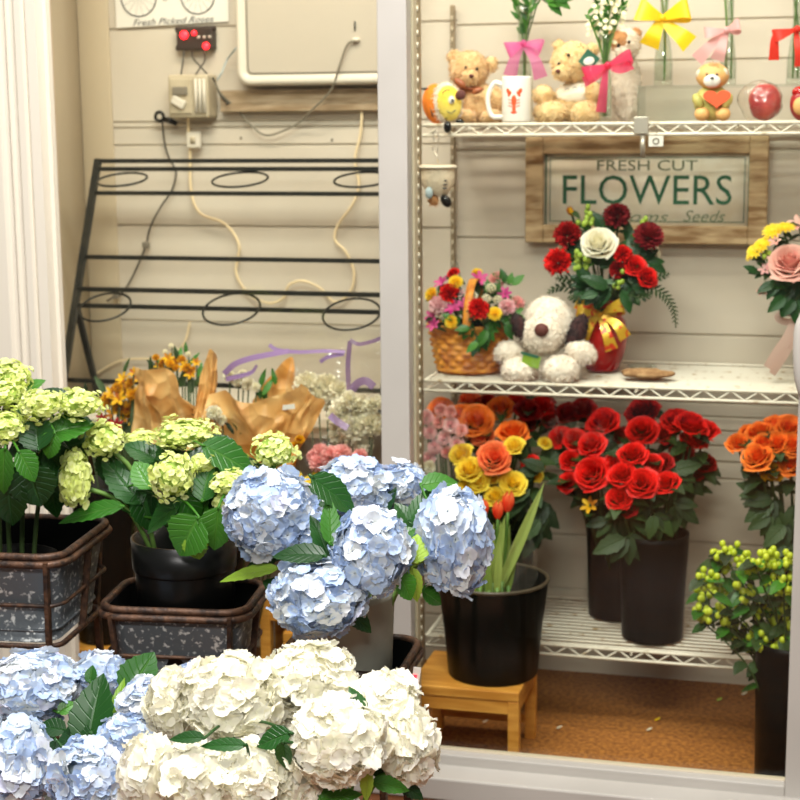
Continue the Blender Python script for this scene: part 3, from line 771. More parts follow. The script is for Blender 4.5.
def hyd(kind, key, label, x, y, rx, ry, Y, foot, seed, group, tiltx=0.0):
    K = KIND[kind]; c = at(x, y, Y); k = ppm(c); R_ = rx/k*.89; wz = ry/rx
    f = V(foot); t = thing(K['name'], label, 'hydrangea', f, group)
    ax = (c-f).normalized(); ax = (ax+V((-.05, -.55, .35))).normalized()
    rn = max(.35, min(1.0, (R_/.075)**1.6))
    mb = hydrangea_head(R_, int(K['n']*rn*(1.15 if kind == 'lime' else 1)), K['size'], seed, K['lump'], wide=(1, 1, 1), ruffle=K.get('ruffle', 0), tilt=K.get('tilt', .5), fine=K.get('fine', 1), jit=K.get('jit', .10), loose=K.get('loose', 0))
    q = V((0, 0, 1)).rotation_difference(ax)
    sc = Matrix.Diagonal((1, 1, wz))
    mb.v = [tuple(sc @ (q @ V(v))) for v in mb.v]
    h = obj('flower_head', mb, K['mat'], t); h.location = c-f
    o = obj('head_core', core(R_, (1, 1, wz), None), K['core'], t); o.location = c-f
    b = c-ax*R_*.55*min(1, wz)
    e_ = b-f; P = smooth_pts([(0, 0, 0), (e_.x*.16, e_.y*.16, e_.z*.45), (e_.x*.5, e_.y*.5, e_.z*.85), e_], 6)
    obj('stem', MB().tube(P, .0042, 8), m_stem2 if key[0] == 'U' else m_stem, t)  # far left stems take a darker colour for the shade in their bin
    HEADS[key] = (t, f, b); return t
G1 = 'blue hydrangeas in the grey pot'; ft1 = (-.735, 2.415, .40)
def fo(f, dx, dy): return (f[0]+dx, f[1]+dy, f[2])
hyd('blue', 'B1', 'large blue hydrangea head at the left of the grey pot, beside the black pot', 270, 514, 47, 44, 2.36, fo(ft1, -.03, 0), 1, G1)
hyd('blue', 'B1b', 'small pale blue hydrangea head tucked under the large left blue head', 312, 536, 23, 22, 2.37, fo(ft1, -.02, .01), 2, G1)
hyd('blue', 'B2', 'blue hydrangea head topmost in the grey pot, below the pink carnations', 354, 490, 40, 32, 2.50, fo(ft1, 0, .03), 3, G1)
hyd('blue', 'B3', 'small blue hydrangea head in front of the white door stile', 401, 488, 26, 24, 2.54, fo(ft1, .02, .035), 4, G1)
hyd('blue', 'B4', 'pale blue hydrangea head at the centre front of the grey pot', 370, 552, 41, 43, 2.29, fo(ft1, .01, -.02), 5, G1)
hyd('blue', 'B5', 'deep blue hydrangea head at the right, overlapping the black bucket behind the glass', 453, 541, 38, 54, 2.38, fo(ft1, .04, .01), 6, G1)
hyd('blue', 'B6', 'lowest blue hydrangea head hanging over the rim of the grey pot', 320, 596, 49, 42, 2.26, fo(ft1, -.01, -.035), 7, G1)
G2 = 'blue hydrangeas low in the bottom left corner'; ft2 = (-1.13, 2.12, .10)
hyd('blue', 'L1', 'wide pale blue hydrangea head just below the far left tin bin', 32, 690, 50, 40, 2.18, fo(ft2, -.04, .03), 11, G2)
hyd('blue', 'L2', 'small blue hydrangea head behind the upright dark leaf at lower left', 100, 676, 25, 22, 2.24, fo(ft2, .0, .05), 12, G2)
hyd('blue', 'L3', 'whitish blue hydrangea head in the bottom left corner', 14, 768, 42, 45, 2.03, fo(ft2, -.05, -.03), 13, G2)
hyd('blue', 'L4', 'blue hydrangea head at the bottom, touching the white heads', 92, 779, 43, 41, 2.01, fo(ft2, .0, -.05), 14, G2)
hyd('blue', 'L5', 'small pale blue hydrangea head right of the upright leaf at lower left', 147, 702, 26, 22, 2.12, fo(ft2, .04, .02), 15, G2)
hyd('blue', 'L6', 'small pale hydrangea head between the two dark leaves and the lowest blue head', 130, 736, 27, 22, 2.08, fo(ft2, .04, -.02), 16, G2)
hyd('blue', 'L7', 'tiny tip of a blue hydrangea head below the middle tin bin', 190, 678, 13, 10, 2.25, fo(ft2, .06, .05), 17, G2)
G3 = 'white hydrangeas in the white bucket'; ft3 = (-.70, 2.02, .10)
hyd('white', 'W1', 'broad white hydrangea head at upper left of the white bunch, under the middle bin', 232, 698, 50, 43, 2.03, fo(ft3, -.05, .0), 21, G3)
hyd('white', 'W1b', 'small white hydrangea head at the upper left end of the white bunch, against blue heads', 174, 704, 26, 30, 2.04, fo(ft3, -.06, .01), 31, G3)
hyd('white', 'W8', 'small greenish white hydrangea head in the middle of the white bunch', 298, 716, 26, 22, 2.09, fo(ft3, -.01, .04), 22, G3)
hyd('white', 'W2', 'topmost white hydrangea head, in front of the grey pot', 312, 682, 47, 39, 2.11, fo(ft3, 0, .045), 23, G3)
hyd('white', 'W3', 'large round white hydrangea head at the centre front of the white bunch', 338, 742, 48, 44, 1.96, fo(ft3, .01, -.03), 24, G3)
hyd('white', 'W4', 'white hydrangea head at upper right of the white bunch, below the right bin', 386, 706, 33, 33, 2.09, fo(ft3, .05, .03), 25, G3)
hyd('white', 'W5', 'white hydrangea head at the far right end of the white bunch', 406, 746, 30, 38, 2.05, fo(ft3, .06, .0), 26, G3)
hyd('white', 'W6', 'small white hydrangea head at lower left, touching the lowest blue head', 150, 776, 27, 36, 1.94, fo(ft3, -.06, -.03), 27, G3)
hyd('white', 'W6b', 'white hydrangea head at the bottom, second from the left in the front row', 199, 780, 38, 36, 1.92, fo(ft3, -.05, -.03), 30, G3)
hyd('white', 'W7', 'white hydrangea head at the bottom, third from the left in the front row', 251, 778, 36, 35, 1.93, fo(ft3, -.03, -.05), 28, G3)
hyd('white', 'W7b', 'small white hydrangea head at the bottom, left of the large round front one', 294, 789, 24, 28, 1.95, fo(ft3, -.01, -.05), 29, G3)
G4 = 'lime hydrangeas in the far left bin'; ft4 = (-1.35, 2.435, .53)
for i, (k, lab, x, y, rx, ry, Y) in enumerate((
    ('U1', 'lime hydrangea head topmost at the left edge, against the white casing', 10, 376, 22, 17, 2.44),
    ('U2', 'small lime hydrangea head at the left edge just under the topmost one', 6, 394, 24, 15, 2.40),
    ('U3', 'lime hydrangea head at the left edge, lowest of the far left bunch', 4, 428, 27, 20, 2.36),
    ('U4', 'lime hydrangea head at the middle of the far left bunch', 42, 406, 24, 17, 2.38),
    ('U5', 'lime hydrangea head at the right end of the far left bunch, before the amber flowers', 78, 405, 26, 17, 2.43))):
    hyd('lime', k, lab, x, y, rx, ry, Y, fo(ft4, -.04+.02*i, .01), 40+i, G4)
G5 = 'lime hydrangeas in the black pot'; ft5 = (-1.04, 2.49, .47)
for i, (k, lab, x, y, rx, ry, Y) in enumerate((
    ('V1', 'lime hydrangea head leaning out at upper left of the black pot', 105, 440, 22, 20, 2.46),
    ('V2', 'drooping lime hydrangea head above the right corner of the far left bin', 76, 480, 17, 30, 2.42),
    ('V3', 'broad lime hydrangea head topmost in the black pot', 184, 434, 36, 17, 2.52),
    ('V4', 'lime hydrangea head at the centre of the black pot', 172, 477, 24, 26, 2.40),
    ('V5', 'lime hydrangea head at the right of the black pot, before the kraft paper', 274, 452, 25, 20, 2.52),
    ('V6', 'small lime hydrangea head touching the large blue head', 230, 484, 19, 14, 2.43),
    ('V6b', 'smallest lime hydrangea head low beside the large blue head', 223, 503, 8, 9, 2.42),
    ('V7', 'small pale lime hydrangea head behind the topmost one in the black pot', 140, 439, 18, 9, 2.56),
    ('V8', 'small lime hydrangea head among leaves left of the large blue head', 203, 463, 12, 9, 2.44))):
    hyd('lime', k, lab, x, y, rx, ry, Y, fo(ft5, -.04+.01*i, .01*(i % 3)), 50+i, G5)

LN = [0]
def lf(key, x, y, ang, ln, w, Y, mat=None, lean=.15, bend=-.35, face=.5, fold=.22, cup=0, tint=None):
    """leaf of the stem KEY: centre (x, y) in view at depth Y, pointing ang degrees (0 right, 90 up)"""
    t, f, b = HEADS[key]; LN[0] += 1
    R = random.Random(LN[0])
    c = at(x, y, Y); k = ppm(c); a = math.radians(ang)
    d = (RT*math.cos(a)+UP*math.sin(a)+FW*lean).normalized()
    n = (-FW*(1-face)+V((0, 0, 1))*face+V((R.uniform(-.25, .25), 0, R.uniform(-.1, .1))))
    l_ = ln/k*1.16; st = c-d*l_*.5
    mb = MB(); mb.tint = R.random() if tint is None else tint
    mb.petal(st, d, n, l_, w/k*1.2, bend=bend, nu=3, nv=14, shape='leaf', fold=fold, cup=cup)
    # petiole back to the stem
    g = f+(b-f)*max(.35, min(.97, (st-f).dot(b-f)/max(1e-6, (b-f).length_squared)))
    P = smooth_pts([g, (g+st)/2+V((0, 0, .008)), st, st+d*l_*.06], 4); mb.tint = .9
    mb.tube(P, .0022, 6)
    for i in range(len(mb.v)): mb.v[i] = tuple(V(mb.v[i])-f)
    o = obj('leaf', mb, mat or m_leaf, t); return o
D, Lt = m_leafd, m_leafl
# far left bunch
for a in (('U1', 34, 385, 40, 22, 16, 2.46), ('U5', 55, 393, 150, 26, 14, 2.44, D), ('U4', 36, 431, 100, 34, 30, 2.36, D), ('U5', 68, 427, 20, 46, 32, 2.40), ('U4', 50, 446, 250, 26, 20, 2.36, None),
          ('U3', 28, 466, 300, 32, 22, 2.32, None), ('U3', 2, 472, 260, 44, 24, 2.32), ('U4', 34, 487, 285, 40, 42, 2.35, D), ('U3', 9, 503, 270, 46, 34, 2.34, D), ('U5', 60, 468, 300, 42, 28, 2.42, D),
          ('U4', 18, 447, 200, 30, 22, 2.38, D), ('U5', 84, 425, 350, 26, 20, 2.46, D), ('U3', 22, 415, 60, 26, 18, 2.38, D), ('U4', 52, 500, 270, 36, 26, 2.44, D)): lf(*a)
# black pot bunch
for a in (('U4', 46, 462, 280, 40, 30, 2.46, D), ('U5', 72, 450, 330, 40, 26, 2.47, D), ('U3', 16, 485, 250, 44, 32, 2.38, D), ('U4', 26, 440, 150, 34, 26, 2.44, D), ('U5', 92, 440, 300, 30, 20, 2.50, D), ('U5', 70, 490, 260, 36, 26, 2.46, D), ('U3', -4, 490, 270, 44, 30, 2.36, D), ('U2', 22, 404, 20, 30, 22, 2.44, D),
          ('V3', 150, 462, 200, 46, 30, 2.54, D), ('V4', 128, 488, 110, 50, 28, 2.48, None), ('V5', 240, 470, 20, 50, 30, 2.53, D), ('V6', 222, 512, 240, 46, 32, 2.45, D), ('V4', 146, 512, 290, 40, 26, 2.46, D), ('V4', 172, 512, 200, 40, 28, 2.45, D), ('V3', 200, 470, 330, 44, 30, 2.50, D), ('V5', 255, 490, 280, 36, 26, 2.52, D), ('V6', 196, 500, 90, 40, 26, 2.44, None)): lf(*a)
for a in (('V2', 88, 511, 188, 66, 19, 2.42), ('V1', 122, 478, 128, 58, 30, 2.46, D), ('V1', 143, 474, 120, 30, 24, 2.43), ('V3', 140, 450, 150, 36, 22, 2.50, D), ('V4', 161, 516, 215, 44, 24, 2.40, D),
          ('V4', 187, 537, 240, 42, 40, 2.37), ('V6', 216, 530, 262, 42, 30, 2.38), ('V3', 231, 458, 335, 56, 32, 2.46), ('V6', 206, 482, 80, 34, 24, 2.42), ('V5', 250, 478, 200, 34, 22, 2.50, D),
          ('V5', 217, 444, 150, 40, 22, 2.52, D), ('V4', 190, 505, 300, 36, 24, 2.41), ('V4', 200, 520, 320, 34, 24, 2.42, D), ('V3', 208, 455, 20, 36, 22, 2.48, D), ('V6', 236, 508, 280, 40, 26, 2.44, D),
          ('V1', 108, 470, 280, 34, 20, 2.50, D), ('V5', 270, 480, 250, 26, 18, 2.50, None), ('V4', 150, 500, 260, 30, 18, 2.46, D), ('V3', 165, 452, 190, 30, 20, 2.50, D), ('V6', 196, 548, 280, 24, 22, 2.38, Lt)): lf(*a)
# blue upper
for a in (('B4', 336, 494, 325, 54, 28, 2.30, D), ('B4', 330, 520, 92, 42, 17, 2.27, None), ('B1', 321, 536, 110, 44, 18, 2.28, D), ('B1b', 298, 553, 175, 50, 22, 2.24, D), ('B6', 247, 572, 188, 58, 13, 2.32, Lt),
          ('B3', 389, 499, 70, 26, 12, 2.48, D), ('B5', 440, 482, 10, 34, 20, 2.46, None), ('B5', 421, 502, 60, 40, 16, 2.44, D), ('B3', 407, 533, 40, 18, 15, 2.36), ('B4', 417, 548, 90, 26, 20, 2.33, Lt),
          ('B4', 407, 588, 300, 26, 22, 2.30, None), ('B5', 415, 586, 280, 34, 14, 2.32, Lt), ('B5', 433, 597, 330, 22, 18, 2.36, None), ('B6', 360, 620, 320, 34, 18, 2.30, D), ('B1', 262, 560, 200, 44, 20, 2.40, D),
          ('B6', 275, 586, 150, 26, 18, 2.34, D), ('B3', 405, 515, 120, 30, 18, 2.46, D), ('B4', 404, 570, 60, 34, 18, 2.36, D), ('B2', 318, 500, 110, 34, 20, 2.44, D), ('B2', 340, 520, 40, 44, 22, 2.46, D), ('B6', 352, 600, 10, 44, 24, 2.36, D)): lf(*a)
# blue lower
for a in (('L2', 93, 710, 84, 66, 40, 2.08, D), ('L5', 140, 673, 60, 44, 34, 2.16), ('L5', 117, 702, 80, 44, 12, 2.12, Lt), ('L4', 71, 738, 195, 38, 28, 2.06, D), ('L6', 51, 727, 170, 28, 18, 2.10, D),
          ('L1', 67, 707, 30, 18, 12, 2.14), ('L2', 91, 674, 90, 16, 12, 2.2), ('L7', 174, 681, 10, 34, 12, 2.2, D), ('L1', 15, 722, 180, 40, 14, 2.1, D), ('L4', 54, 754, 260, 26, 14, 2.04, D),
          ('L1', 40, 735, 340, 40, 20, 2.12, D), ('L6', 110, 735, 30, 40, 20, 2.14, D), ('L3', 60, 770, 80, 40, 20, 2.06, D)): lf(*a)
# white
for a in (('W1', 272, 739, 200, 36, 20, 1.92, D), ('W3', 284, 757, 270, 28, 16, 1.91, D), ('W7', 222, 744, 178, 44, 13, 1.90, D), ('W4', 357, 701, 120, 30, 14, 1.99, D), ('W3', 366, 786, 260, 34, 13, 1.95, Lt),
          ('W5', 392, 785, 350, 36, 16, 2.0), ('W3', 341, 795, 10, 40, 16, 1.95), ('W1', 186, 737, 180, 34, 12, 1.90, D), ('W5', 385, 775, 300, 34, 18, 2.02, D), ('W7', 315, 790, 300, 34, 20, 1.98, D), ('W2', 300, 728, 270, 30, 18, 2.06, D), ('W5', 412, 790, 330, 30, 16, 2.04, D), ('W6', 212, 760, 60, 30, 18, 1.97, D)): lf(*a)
# bare stems that show in the black pot
for i, (x, y) in enumerate(((118, 505), (140, 508), (152, 520), (161, 524))):
    pass

# ------------------------------------------------------------------ stools inside the cooler
def stool(label, x0, x1, y0, y1, h):
    t = thing('step_stool', label, 'stool', (x0, y0, 0), 'honey coloured wooden stools in the cooler')
    w, d = x1-x0, y1-y0; lg = .024
    obj('seat', MB().box((w/2, d/2, h-.011), (w, d, .022)), m_wood, t, bevel=.003, smooth=False)
    for x in (lg/2, w-lg/2):
        for y in (lg/2, d-lg/2): obj('leg', MB().box((x, y, (h-.022)/2), (lg, lg, h-.022)), m_wood, t, bevel=.002, smooth=False)
    for y in (lg/2, d-lg/2): obj('rail', MB().box((w/2, y, h-.036), (w-2*lg, .018, .028)), m_wood, t, smooth=False)
    obj('stretcher', MB().box((w/2, d-lg/2, .045), (w-2*lg, .014, .02)), m_wood, t, smooth=False)
    for x in (lg/2, w-lg/2): obj('rail', MB().box((x, d/2, h-.036), (.018, d-2*lg, .028)), m_wood, t, smooth=False)
    return t
pr = at(519, 694, 3.12)
stool('low wooden stool under the black bucket, rightmost of the stools', pr.x-.235, pr.x, 3.12, 3.345, pr.z+.002)
p1, p2 = at(259, 598, 3.16), at(437, 606, 3.16)
stool('taller wooden stool behind the grey pot, seen left and right of the door stile', p1.x, p2.x-.17, 3.16, 3.28, p1.z)
p1 = at(284, 631, 3.10)
stool('lowest wooden stool seen through the glass left of the grey pot', p1.x, p1.x+.17, 3.09, 3.145, p1.z)
p1 = at(74, 645, 3.12)
stool('wooden stool at the left, seen between the two left bins', p1.x-.12, p1.x+.28, 3.10, 3.27, p1.z)
# ------------------------------------------------------------------ bloom shapes (unit radius, facing +Z)
def rot_to(ax): return V((0, 0, 1)).rotation_difference(V(ax).normalized())
def sh_rose(R):
    mb = MB(); ph = R.random()*6
    for l, (r0, r1, h, cnt, curl) in enumerate(((.03, .10, .60, 2, .03), (.07, .20, .64, 3, .06), (.12, .32, .62, 3, .09), (.18, .45, .57, 4, .11), (.25, .58, .49, 4, .13), (.32, .71, .38, 5, .15), (.40, .84, .22, 5, .17), (.46, .94, .02, 5, .2))):
        for k in range(cnt):
            ph += 2*PI/cnt; p0 = ph+l*.7+R.uniform(-.15, .15); hw = PI/cnt*1.22; mb.tint = R.random(); hh = h+R.uniform(-.10, .05); r1_ = r1*R.uniform(.92, 1.08)
            nu, nv = 8, 6; rows = []
            for j in range(nv+1):
                v = j/nv; row = []
                for i in range(nu+1):
                    u = -1+2*i/nu; a = p0+u*hw*(.55+.45*min(1, v*1.8))+.25*v
                    edge = 1-.30*abs(u)**3
                    rr = r0+(r1_-r0)*(math.sin(min(1, v*1.15)*PI/2))**1.1-.05*(1-abs(u))*r1*0
                    z = -.5+(hh+.5)*v*edge
                    if v > .75:
                        q = (v-.75)/.25; rr += curl*q*q*(.7+.5*abs(u)); z -= curl*.55*q*q
                    row.append(mb.vert((rr*math.cos(a), rr*math.sin(a), z), (i/nu, v)))
                rows.append(row)
            mb.grid(rows)
    return mb
def sh_carnation(R, n=54):
    mb = MB()
    for i in range(n):
        z = 1-1.15*(i+.5)/n; q = math.sqrt(1-z*z); a = i*2.39996
        d = V((q*math.cos(a), q*math.sin(a), z)); mb.tint = R.random()
        side = V((-math.sin(a), math.cos(a), 0)); n_ = d.cross(side) if R.random() < .5 else side
        n_ = Quaternion(d, R.uniform(0, 6.28)) @ d.orthogonal()
        mb.petal(d*.15+V((0, 0, -.1)), d, n_, R.uniform(.72, .92), .75, bend=R.uniform(-.3, .3), nu=3, nv=4, shape='fan', ruf=.13, rph=R.uniform(0, 6), w0=.12)
    return mb
def sh_mum(R, n=70):
    mb = MB()
    for i in range(n):
        z = 1-1.02*(i+.5)/n; q = math.sqrt(1-z*z); a = i*2.39996
        d = V((q*math.cos(a), q*math.sin(a), z*.7)); mb.tint = R.random()
        mb.petal(d*.2, d, V((0, 0, 1)) if z < .8 else d.orthogonal(), .85, .34, bend=.25, nu=1, nv=3, shape='round', cup=.2)
    return mb
def sh_daisy(R, n=14):
    mb = MB()
    for k in range(2):
        for i in range(n):
            a = 2*PI*(i+.5*k)/n+R.uniform(-.1, .1); mb.tint = R.random()
            mb.petal((.12*math.cos(a), .12*math.sin(a), .04*k), (math.cos(a), math.sin(a), .25+.2*k), (0, 0, 1), .85-.15*k, .30, bend=-.3, nu=1, nv=3, shape='round', cup=.2)
    mb.tint = .9; mb.ell((0, 0, .1), (.24, .24, .14), seg=10, ring=6)
    return mb
def sh_alstro(R):
    mb = MB()
    for i in range(6):
        a = PI/3*i+R.uniform(-.1, .1); mb.tint = R.random()
        mb.petal((.04*math.cos(a), .04*math.sin(a), -.5), (math.cos(a)*.6, math.sin(a)*.6, 1), (-math.cos(a), -math.sin(a), .6), 1.25, .62, bend=-.9, nu=2, nv=5, shape='petal', cup=.25, ruf=.03)
    return mb
def sh_tulip(R):
    mb = MB()
    for i in range(6):
        a = PI/3*i; mb.tint = R.random(); k = .88 if i % 2 else 1
        nu, nv = 4, 6; rows = []
        for j in range(nv+1):
            v = j/nv; row = []
            for u in range(-nu, nu+1):
                w = math.sin(PI*min(1, .12+v*.85))**.7; aa = a+u/nu*.62*w; rr = .62*k*math.sin(PI*(.08+.74*v))**.8
                row.append(mb.vert((rr*math.cos(aa), rr*math.sin(aa), -.9+2.0*v), (.5+.5*u/nu, v)))
            rows.append(row)
        mb.grid(rows)
    return mb
def sh_pom(R, n=36):
    """tight cluster of small petals"""
    mb = MB()
    for i in range(n):
        z = 1-1.5*(i+.5)/n; q = math.sqrt(1-z*z); a = i*2.39996; d = V((q*math.cos(a), q*math.sin(a), z))
        for k in range(5):
            mb.tint = R.random(); e = Quaternion(d, k*1.256+R.uniform(0, .4)) @ d.orthogonal().normalized()
            mb.petal(d*.78, e+d*.5, d, .26, .24, bend=.2, nu=1, nv=2)
    return mb
SH = dict(rose=sh_rose, carnation=sh_carnation, mum=sh_mum, daisy=sh_daisy, alstro=sh_alstro, tulip=sh_tulip, pom=sh_pom)
CACHE = {}
def bloom_mesh(kind, mat):
    L_ = CACHE.setdefault((kind, mat.name), [])
    if len(L_) < 3: L_.append(mesh('bloom', SH[kind](random.Random(len(L_)*17+5)), mat)); return L_[-1]
    return L_[rnd.randrange(3)]
def put_bloom(parent, kind, mat, loc, r, ax, name='bloom', label=None):
    o = obj(name, bloom_mesh(kind, mat), None, parent, label=label); o.location = loc
    o.rotation_mode = 'QUATERNION'; o.rotation_quaternion = rot_to(ax) @ Quaternion((0, 0, 1), rnd.uniform(0, 6.28)); o.scale = (r, r, r); return o

def cut_flower(name, label, cat, x, y, rpx, Y, kind, mat, foot, group, leaves=2, lm=None, sm=None, ax=None, ln=.055, hang=.5, sr=.0026):
    """one cut flower standing in a vessel: stem from foot to the bloom, leaves on the stem"""
    c = at(x, y, Y); r = rpx/ppm(c); f = V(foot); t = thing(name, label, cat, f, group); h = c-f
    if ax is None:
        ax = V((h.x*1.6+rnd.uniform(-.06, .06), -.16+h.y*.6+rnd.uniform(-.05, .05), .15)) if False else (h.normalized()*.9+V((rnd.uniform(-.25, .25), rnd.uniform(-.85, -.25), rnd.uniform(-.1, .3))))
    ax = V(ax).normalized()
    put_bloom(t, kind, mat, h, r, ax)
    b = h-ax*r*.45
    P = smooth_pts([(0, 0, 0), b*.5+V((0, 0, .01)), b-ax*r*.4, b], 5)
    mb = MB().tube(P, sr, 6); obj('stem', mb, sm or m_stem2, t)
    for k in range(leaves):
        q = P[int(len(P)*(.60+.3*k/max(1, leaves)))]; a = rnd.uniform(0, 6.28)
        d = V((math.cos(a), -abs(math.sin(a))*.8, rnd.uniform(-hang, .35))); mb = MB(); mb.tint = rnd.random()
        mb.petal(q, d, V((0, -.5, 1)), ln*rnd.uniform(.8, 1.25), ln*.55, bend=-.5, nu=2, nv=8, shape='leaf', fold=.2)
        obj('leaf', mb, lm or m_leafr, t)
    return t

# ------------------------------------------------------------------ buckets on and before the lowest shelf
def vessel(label, x, y_mouth, Y, z0, rpx, name='flower_bucket', mat=None, taper=.8, lip=None, group='black flower buckets', h=None):
    """bucket standing at z0 with its mouth centre seen at (x, y_mouth)"""
    c = at(x, y_mouth, Y); r = rpx/ppm(c)
    return bucket(label, c.x, Y, z0, (c.z-z0) if h is None else h, r*taper, r, mat or m_black, name, lip, False, group), V((c.x, Y, z0+.03)), r
bk, fk, rk = vessel('large black bucket standing on the low wooden stool behind the door', 493, 578, 3.232, pr.z+.003, 55, lip=m_rim, taper=.80)
br1, fr1, rr1 = vessel('black bucket of red roses at the front edge of the lowest shelf', 654, 532, 3.50, Z3+.004, 35, taper=.85)
br2, fr2, rr2 = vessel('black bucket of red roses farther back on the lowest shelf', 618, 512, 3.645, Z3+.004, 32, taper=.85)
bo1, fo1, ro1 = vessel('black bucket of orange and yellow roses hidden behind the tulip bucket', 488, 520, 3.56, Z3+.004, 48, taper=.85)
bo2, fo2, ro2 = vessel('black bucket of orange roses behind the green berry sprigs', 796, 528, 3.52, Z3+.004, 30, taper=.85)
bh, fh, rh = vessel('tall black bucket on the mat at the right, holding green berry sprigs', 792, 640, 3.24, 0, 36, taper=.88)
bl1, fl1, rl1 = vessel('black bucket behind the far left bin, holding amber flowers', 100, 482, 3.185, at(74, 645, 3.12).z+.003, 34)
bl2, fl2, rl2 = vessel('black bucket behind the black pot, holding kraft wrapped bouquets', 205, 488, 3.185, 0, 40)
bl3, fl3, rl3 = vessel('black bucket behind the blue heads, holding bouquets in clear film', 335, 500, 3.19, .0, 40)

def in_vessel(f, r):
    a = rnd.uniform(0, 6.28); q = r*.45*rnd.random()**.5; return (f.x+q*math.cos(a), f.y+q*math.sin(a), f.z)

def bunch(items, name, cat, f, r, group, labeller, kind='rose', **kw):
    """items (x, y, rpx, Y, mat)"""
    w = along(items, lambda q: q[0])
    for it, ww in zip(items, w):
        cut_flower(name, labeller(it, ww), cat, it[0], it[1], it[2], it[3], it[5] if len(it) > 5 else kind, it[4], in_vessel(f, r), group, **kw)
def z7(a, b): return 540+a/4.21, 390+b/4.21
RED = []
for zx, zy, r, Y, m in ((85, 195, 42, 3.52, f_red), (150, 205, 46, 3.50, f_red), (215, 222, 52, 3.47, f_red), (265, 128, 62, 3.54, f_red), (120, 92, 55, 3.62, f_dred), (180, 75, 50, 3.62, f_dred), (50, 122, 48, 3.62, f_dred), (125, 290, 40, 3.48, f_red), (215, 345, 66, 3.43, f_red), (120, 385, 42, 3.46, f_red), (20, 60, 40, 3.66, f_dred), (250, 190, 45, 3.60, f_dred)):
    RED.append((*z7(zx, zy), r/4.21*1.12, Y, m))
bunch(RED, 'red_rose', 'rose', fr2, rr2, 'red roses in the rear black bucket', lambda it, w: ('dark red' if it[4] is f_dred else 'bright red')+' rose in the rear rose bucket, '+w+' of that bunch', leaves=3)
RED2 = []
for zx, zy, r, Y, m in ((390, 265, 54, 3.44, f_red), (300, 310, 44, 3.45, f_red), (345, 352, 58, 3.41, f_red), (430, 388, 62, 3.40, f_red), (530, 385, 52, 3.42, f_red), (470, 308, 44, 3.46, f_red), (520, 300, 40, 3.5, f_dred), (335, 452, 52, 3.40, f_red), (372, 498, 36, 3.42, f_dred), (430, 82, 66, 3.62, f_dred), (430, 165, 62, 3.52, f_red), (335, 190, 40, 3.58, f_dred), (515, 180, 50, 3.55, f_dred), (570, 122, 55, 3.56, f_red), (640, 140, 64, 3.53, f_red), (690, 165, 56, 3.56, f_red), (650, 205, 52, 3.55, f_red), (690, 300, 50, 3.6, f_dred), (655, 340, 46, 3.6, f_dred), (600, 255, 46, 3.62, f_dred), (590, 330, 40, 3.62, f_dred)):
    RED2.append((*z7(zx, zy), r/4.21*1.1, Y, m))
bunch(RED2, 'red_rose', 'rose', fr1, rr1, 'red roses in the front black bucket', lambda it, w: ('dark red' if it[4] is f_dred else 'bright red')+' rose in the front rose bucket, '+w+' of that bunch', leaves=3)
def hang_leaves(f, r, spots, mat, label, group, name='greenery_sprig'):
    """loose leafy sprigs drooping over a vessel's mouth"""
    w = along(spots, lambda q: q[0])
    for (x, y, Y, ang, ln), ww in zip(spots, w):
        ff = V(in_vessel(f, r)); t = thing(name, label+', '+ww+' one', 'greenery', ff, group)
        e = at(x, y, Y)-ff; P = smooth_pts([(0, 0, 0), (e.x*.5, e.y*.5, e.z*.85+.02), e], 7); obj('stem', MB().tube(P, .0018, 6), m_stem2, t)
        k = ppm(e+ff); a0 = math.radians(ang)
        for j in range(4):
            a = a0+(j-1.5)*.55; d = RT*math.cos(a)+UP*math.sin(a)-FW*.15; mb = MB(); mb.tint = rnd.random()
            l_ = ln/k*rnd.uniform(.8, 1.1)
            mb.petal(P[-1-j], d, -FW+V((rnd.uniform(-.4, .4), 0, .5)), l_, l_*.52, bend=-.4, nu=2, nv=8, shape='leaf', fold=.2); obj('leaf', mb, mat, t)
hang_leaves(fr1, rr1, ((625, 538, 3.41, 250, 34), (655, 515, 3.42, 300, 30), (640, 498, 3.43, 220, 30), (676, 505, 3.46, 310, 30), (678, 472, 3.5, 330, 30), (607, 520, 3.44, 240, 26), (690, 480, 3.55, 280, 26), (580, 490, 3.5, 200, 26)), m_leafr, 'dark leafy rose sprig hanging over the front rose bucket', 'leafy sprigs in the rose bucket')
cut_flower('yellow_alstroemeria', 'single small yellow flower below the red roses', 'flower', 589, 505, 9, 3.42, 'alstro', f_amber, in_vessel(fr2, rr2), None, leaves=1)

def z6(a, b): return 415+a/5.517, 390+b/5.517
MIX = []
for zx, zy, r, Y, m in ((440, 368, 84, 3.40, f_coral), (540, 225, 80, 3.46, f_orange), (340, 165, 90, 3.50, f_orange), (470, 95, 70, 3.6, f_orange), (625, 105, 72, 3.6, f_dred), (700, 85, 62, 3.62, f_red), (140, 95, 66, 3.56, f_orange), (255, 140, 70, 3.52, f_orange), (300, 45, 56, 3.66, f_coral), (550, 60, 60, 3.64, f_red), (400, 60, 50, 3.66, f_dred), (640, 400, 52, 3.47, f_red), (620, 180, 50, 3.62, f_dred), (370, 250, 60, 3.5, f_coral), (240, 250, 60, 3.55, f_coral)):
    MIX.append((*z6(zx, zy), r/5.517*1.08, Y, m))
cn = {f_coral: 'coral', f_orange: 'orange', f_dred: 'dark red', f_red: 'scarlet', f_yel: 'yellow', f_amber: 'amber'}
bunch(MIX, 'orange_rose', 'rose', fo1, ro1, 'orange and red roses behind the tulip bucket', lambda it, w: cn[it[4]]+' rose behind the tulip bucket, '+w+' of that bunch', leaves=2)
YEL = []
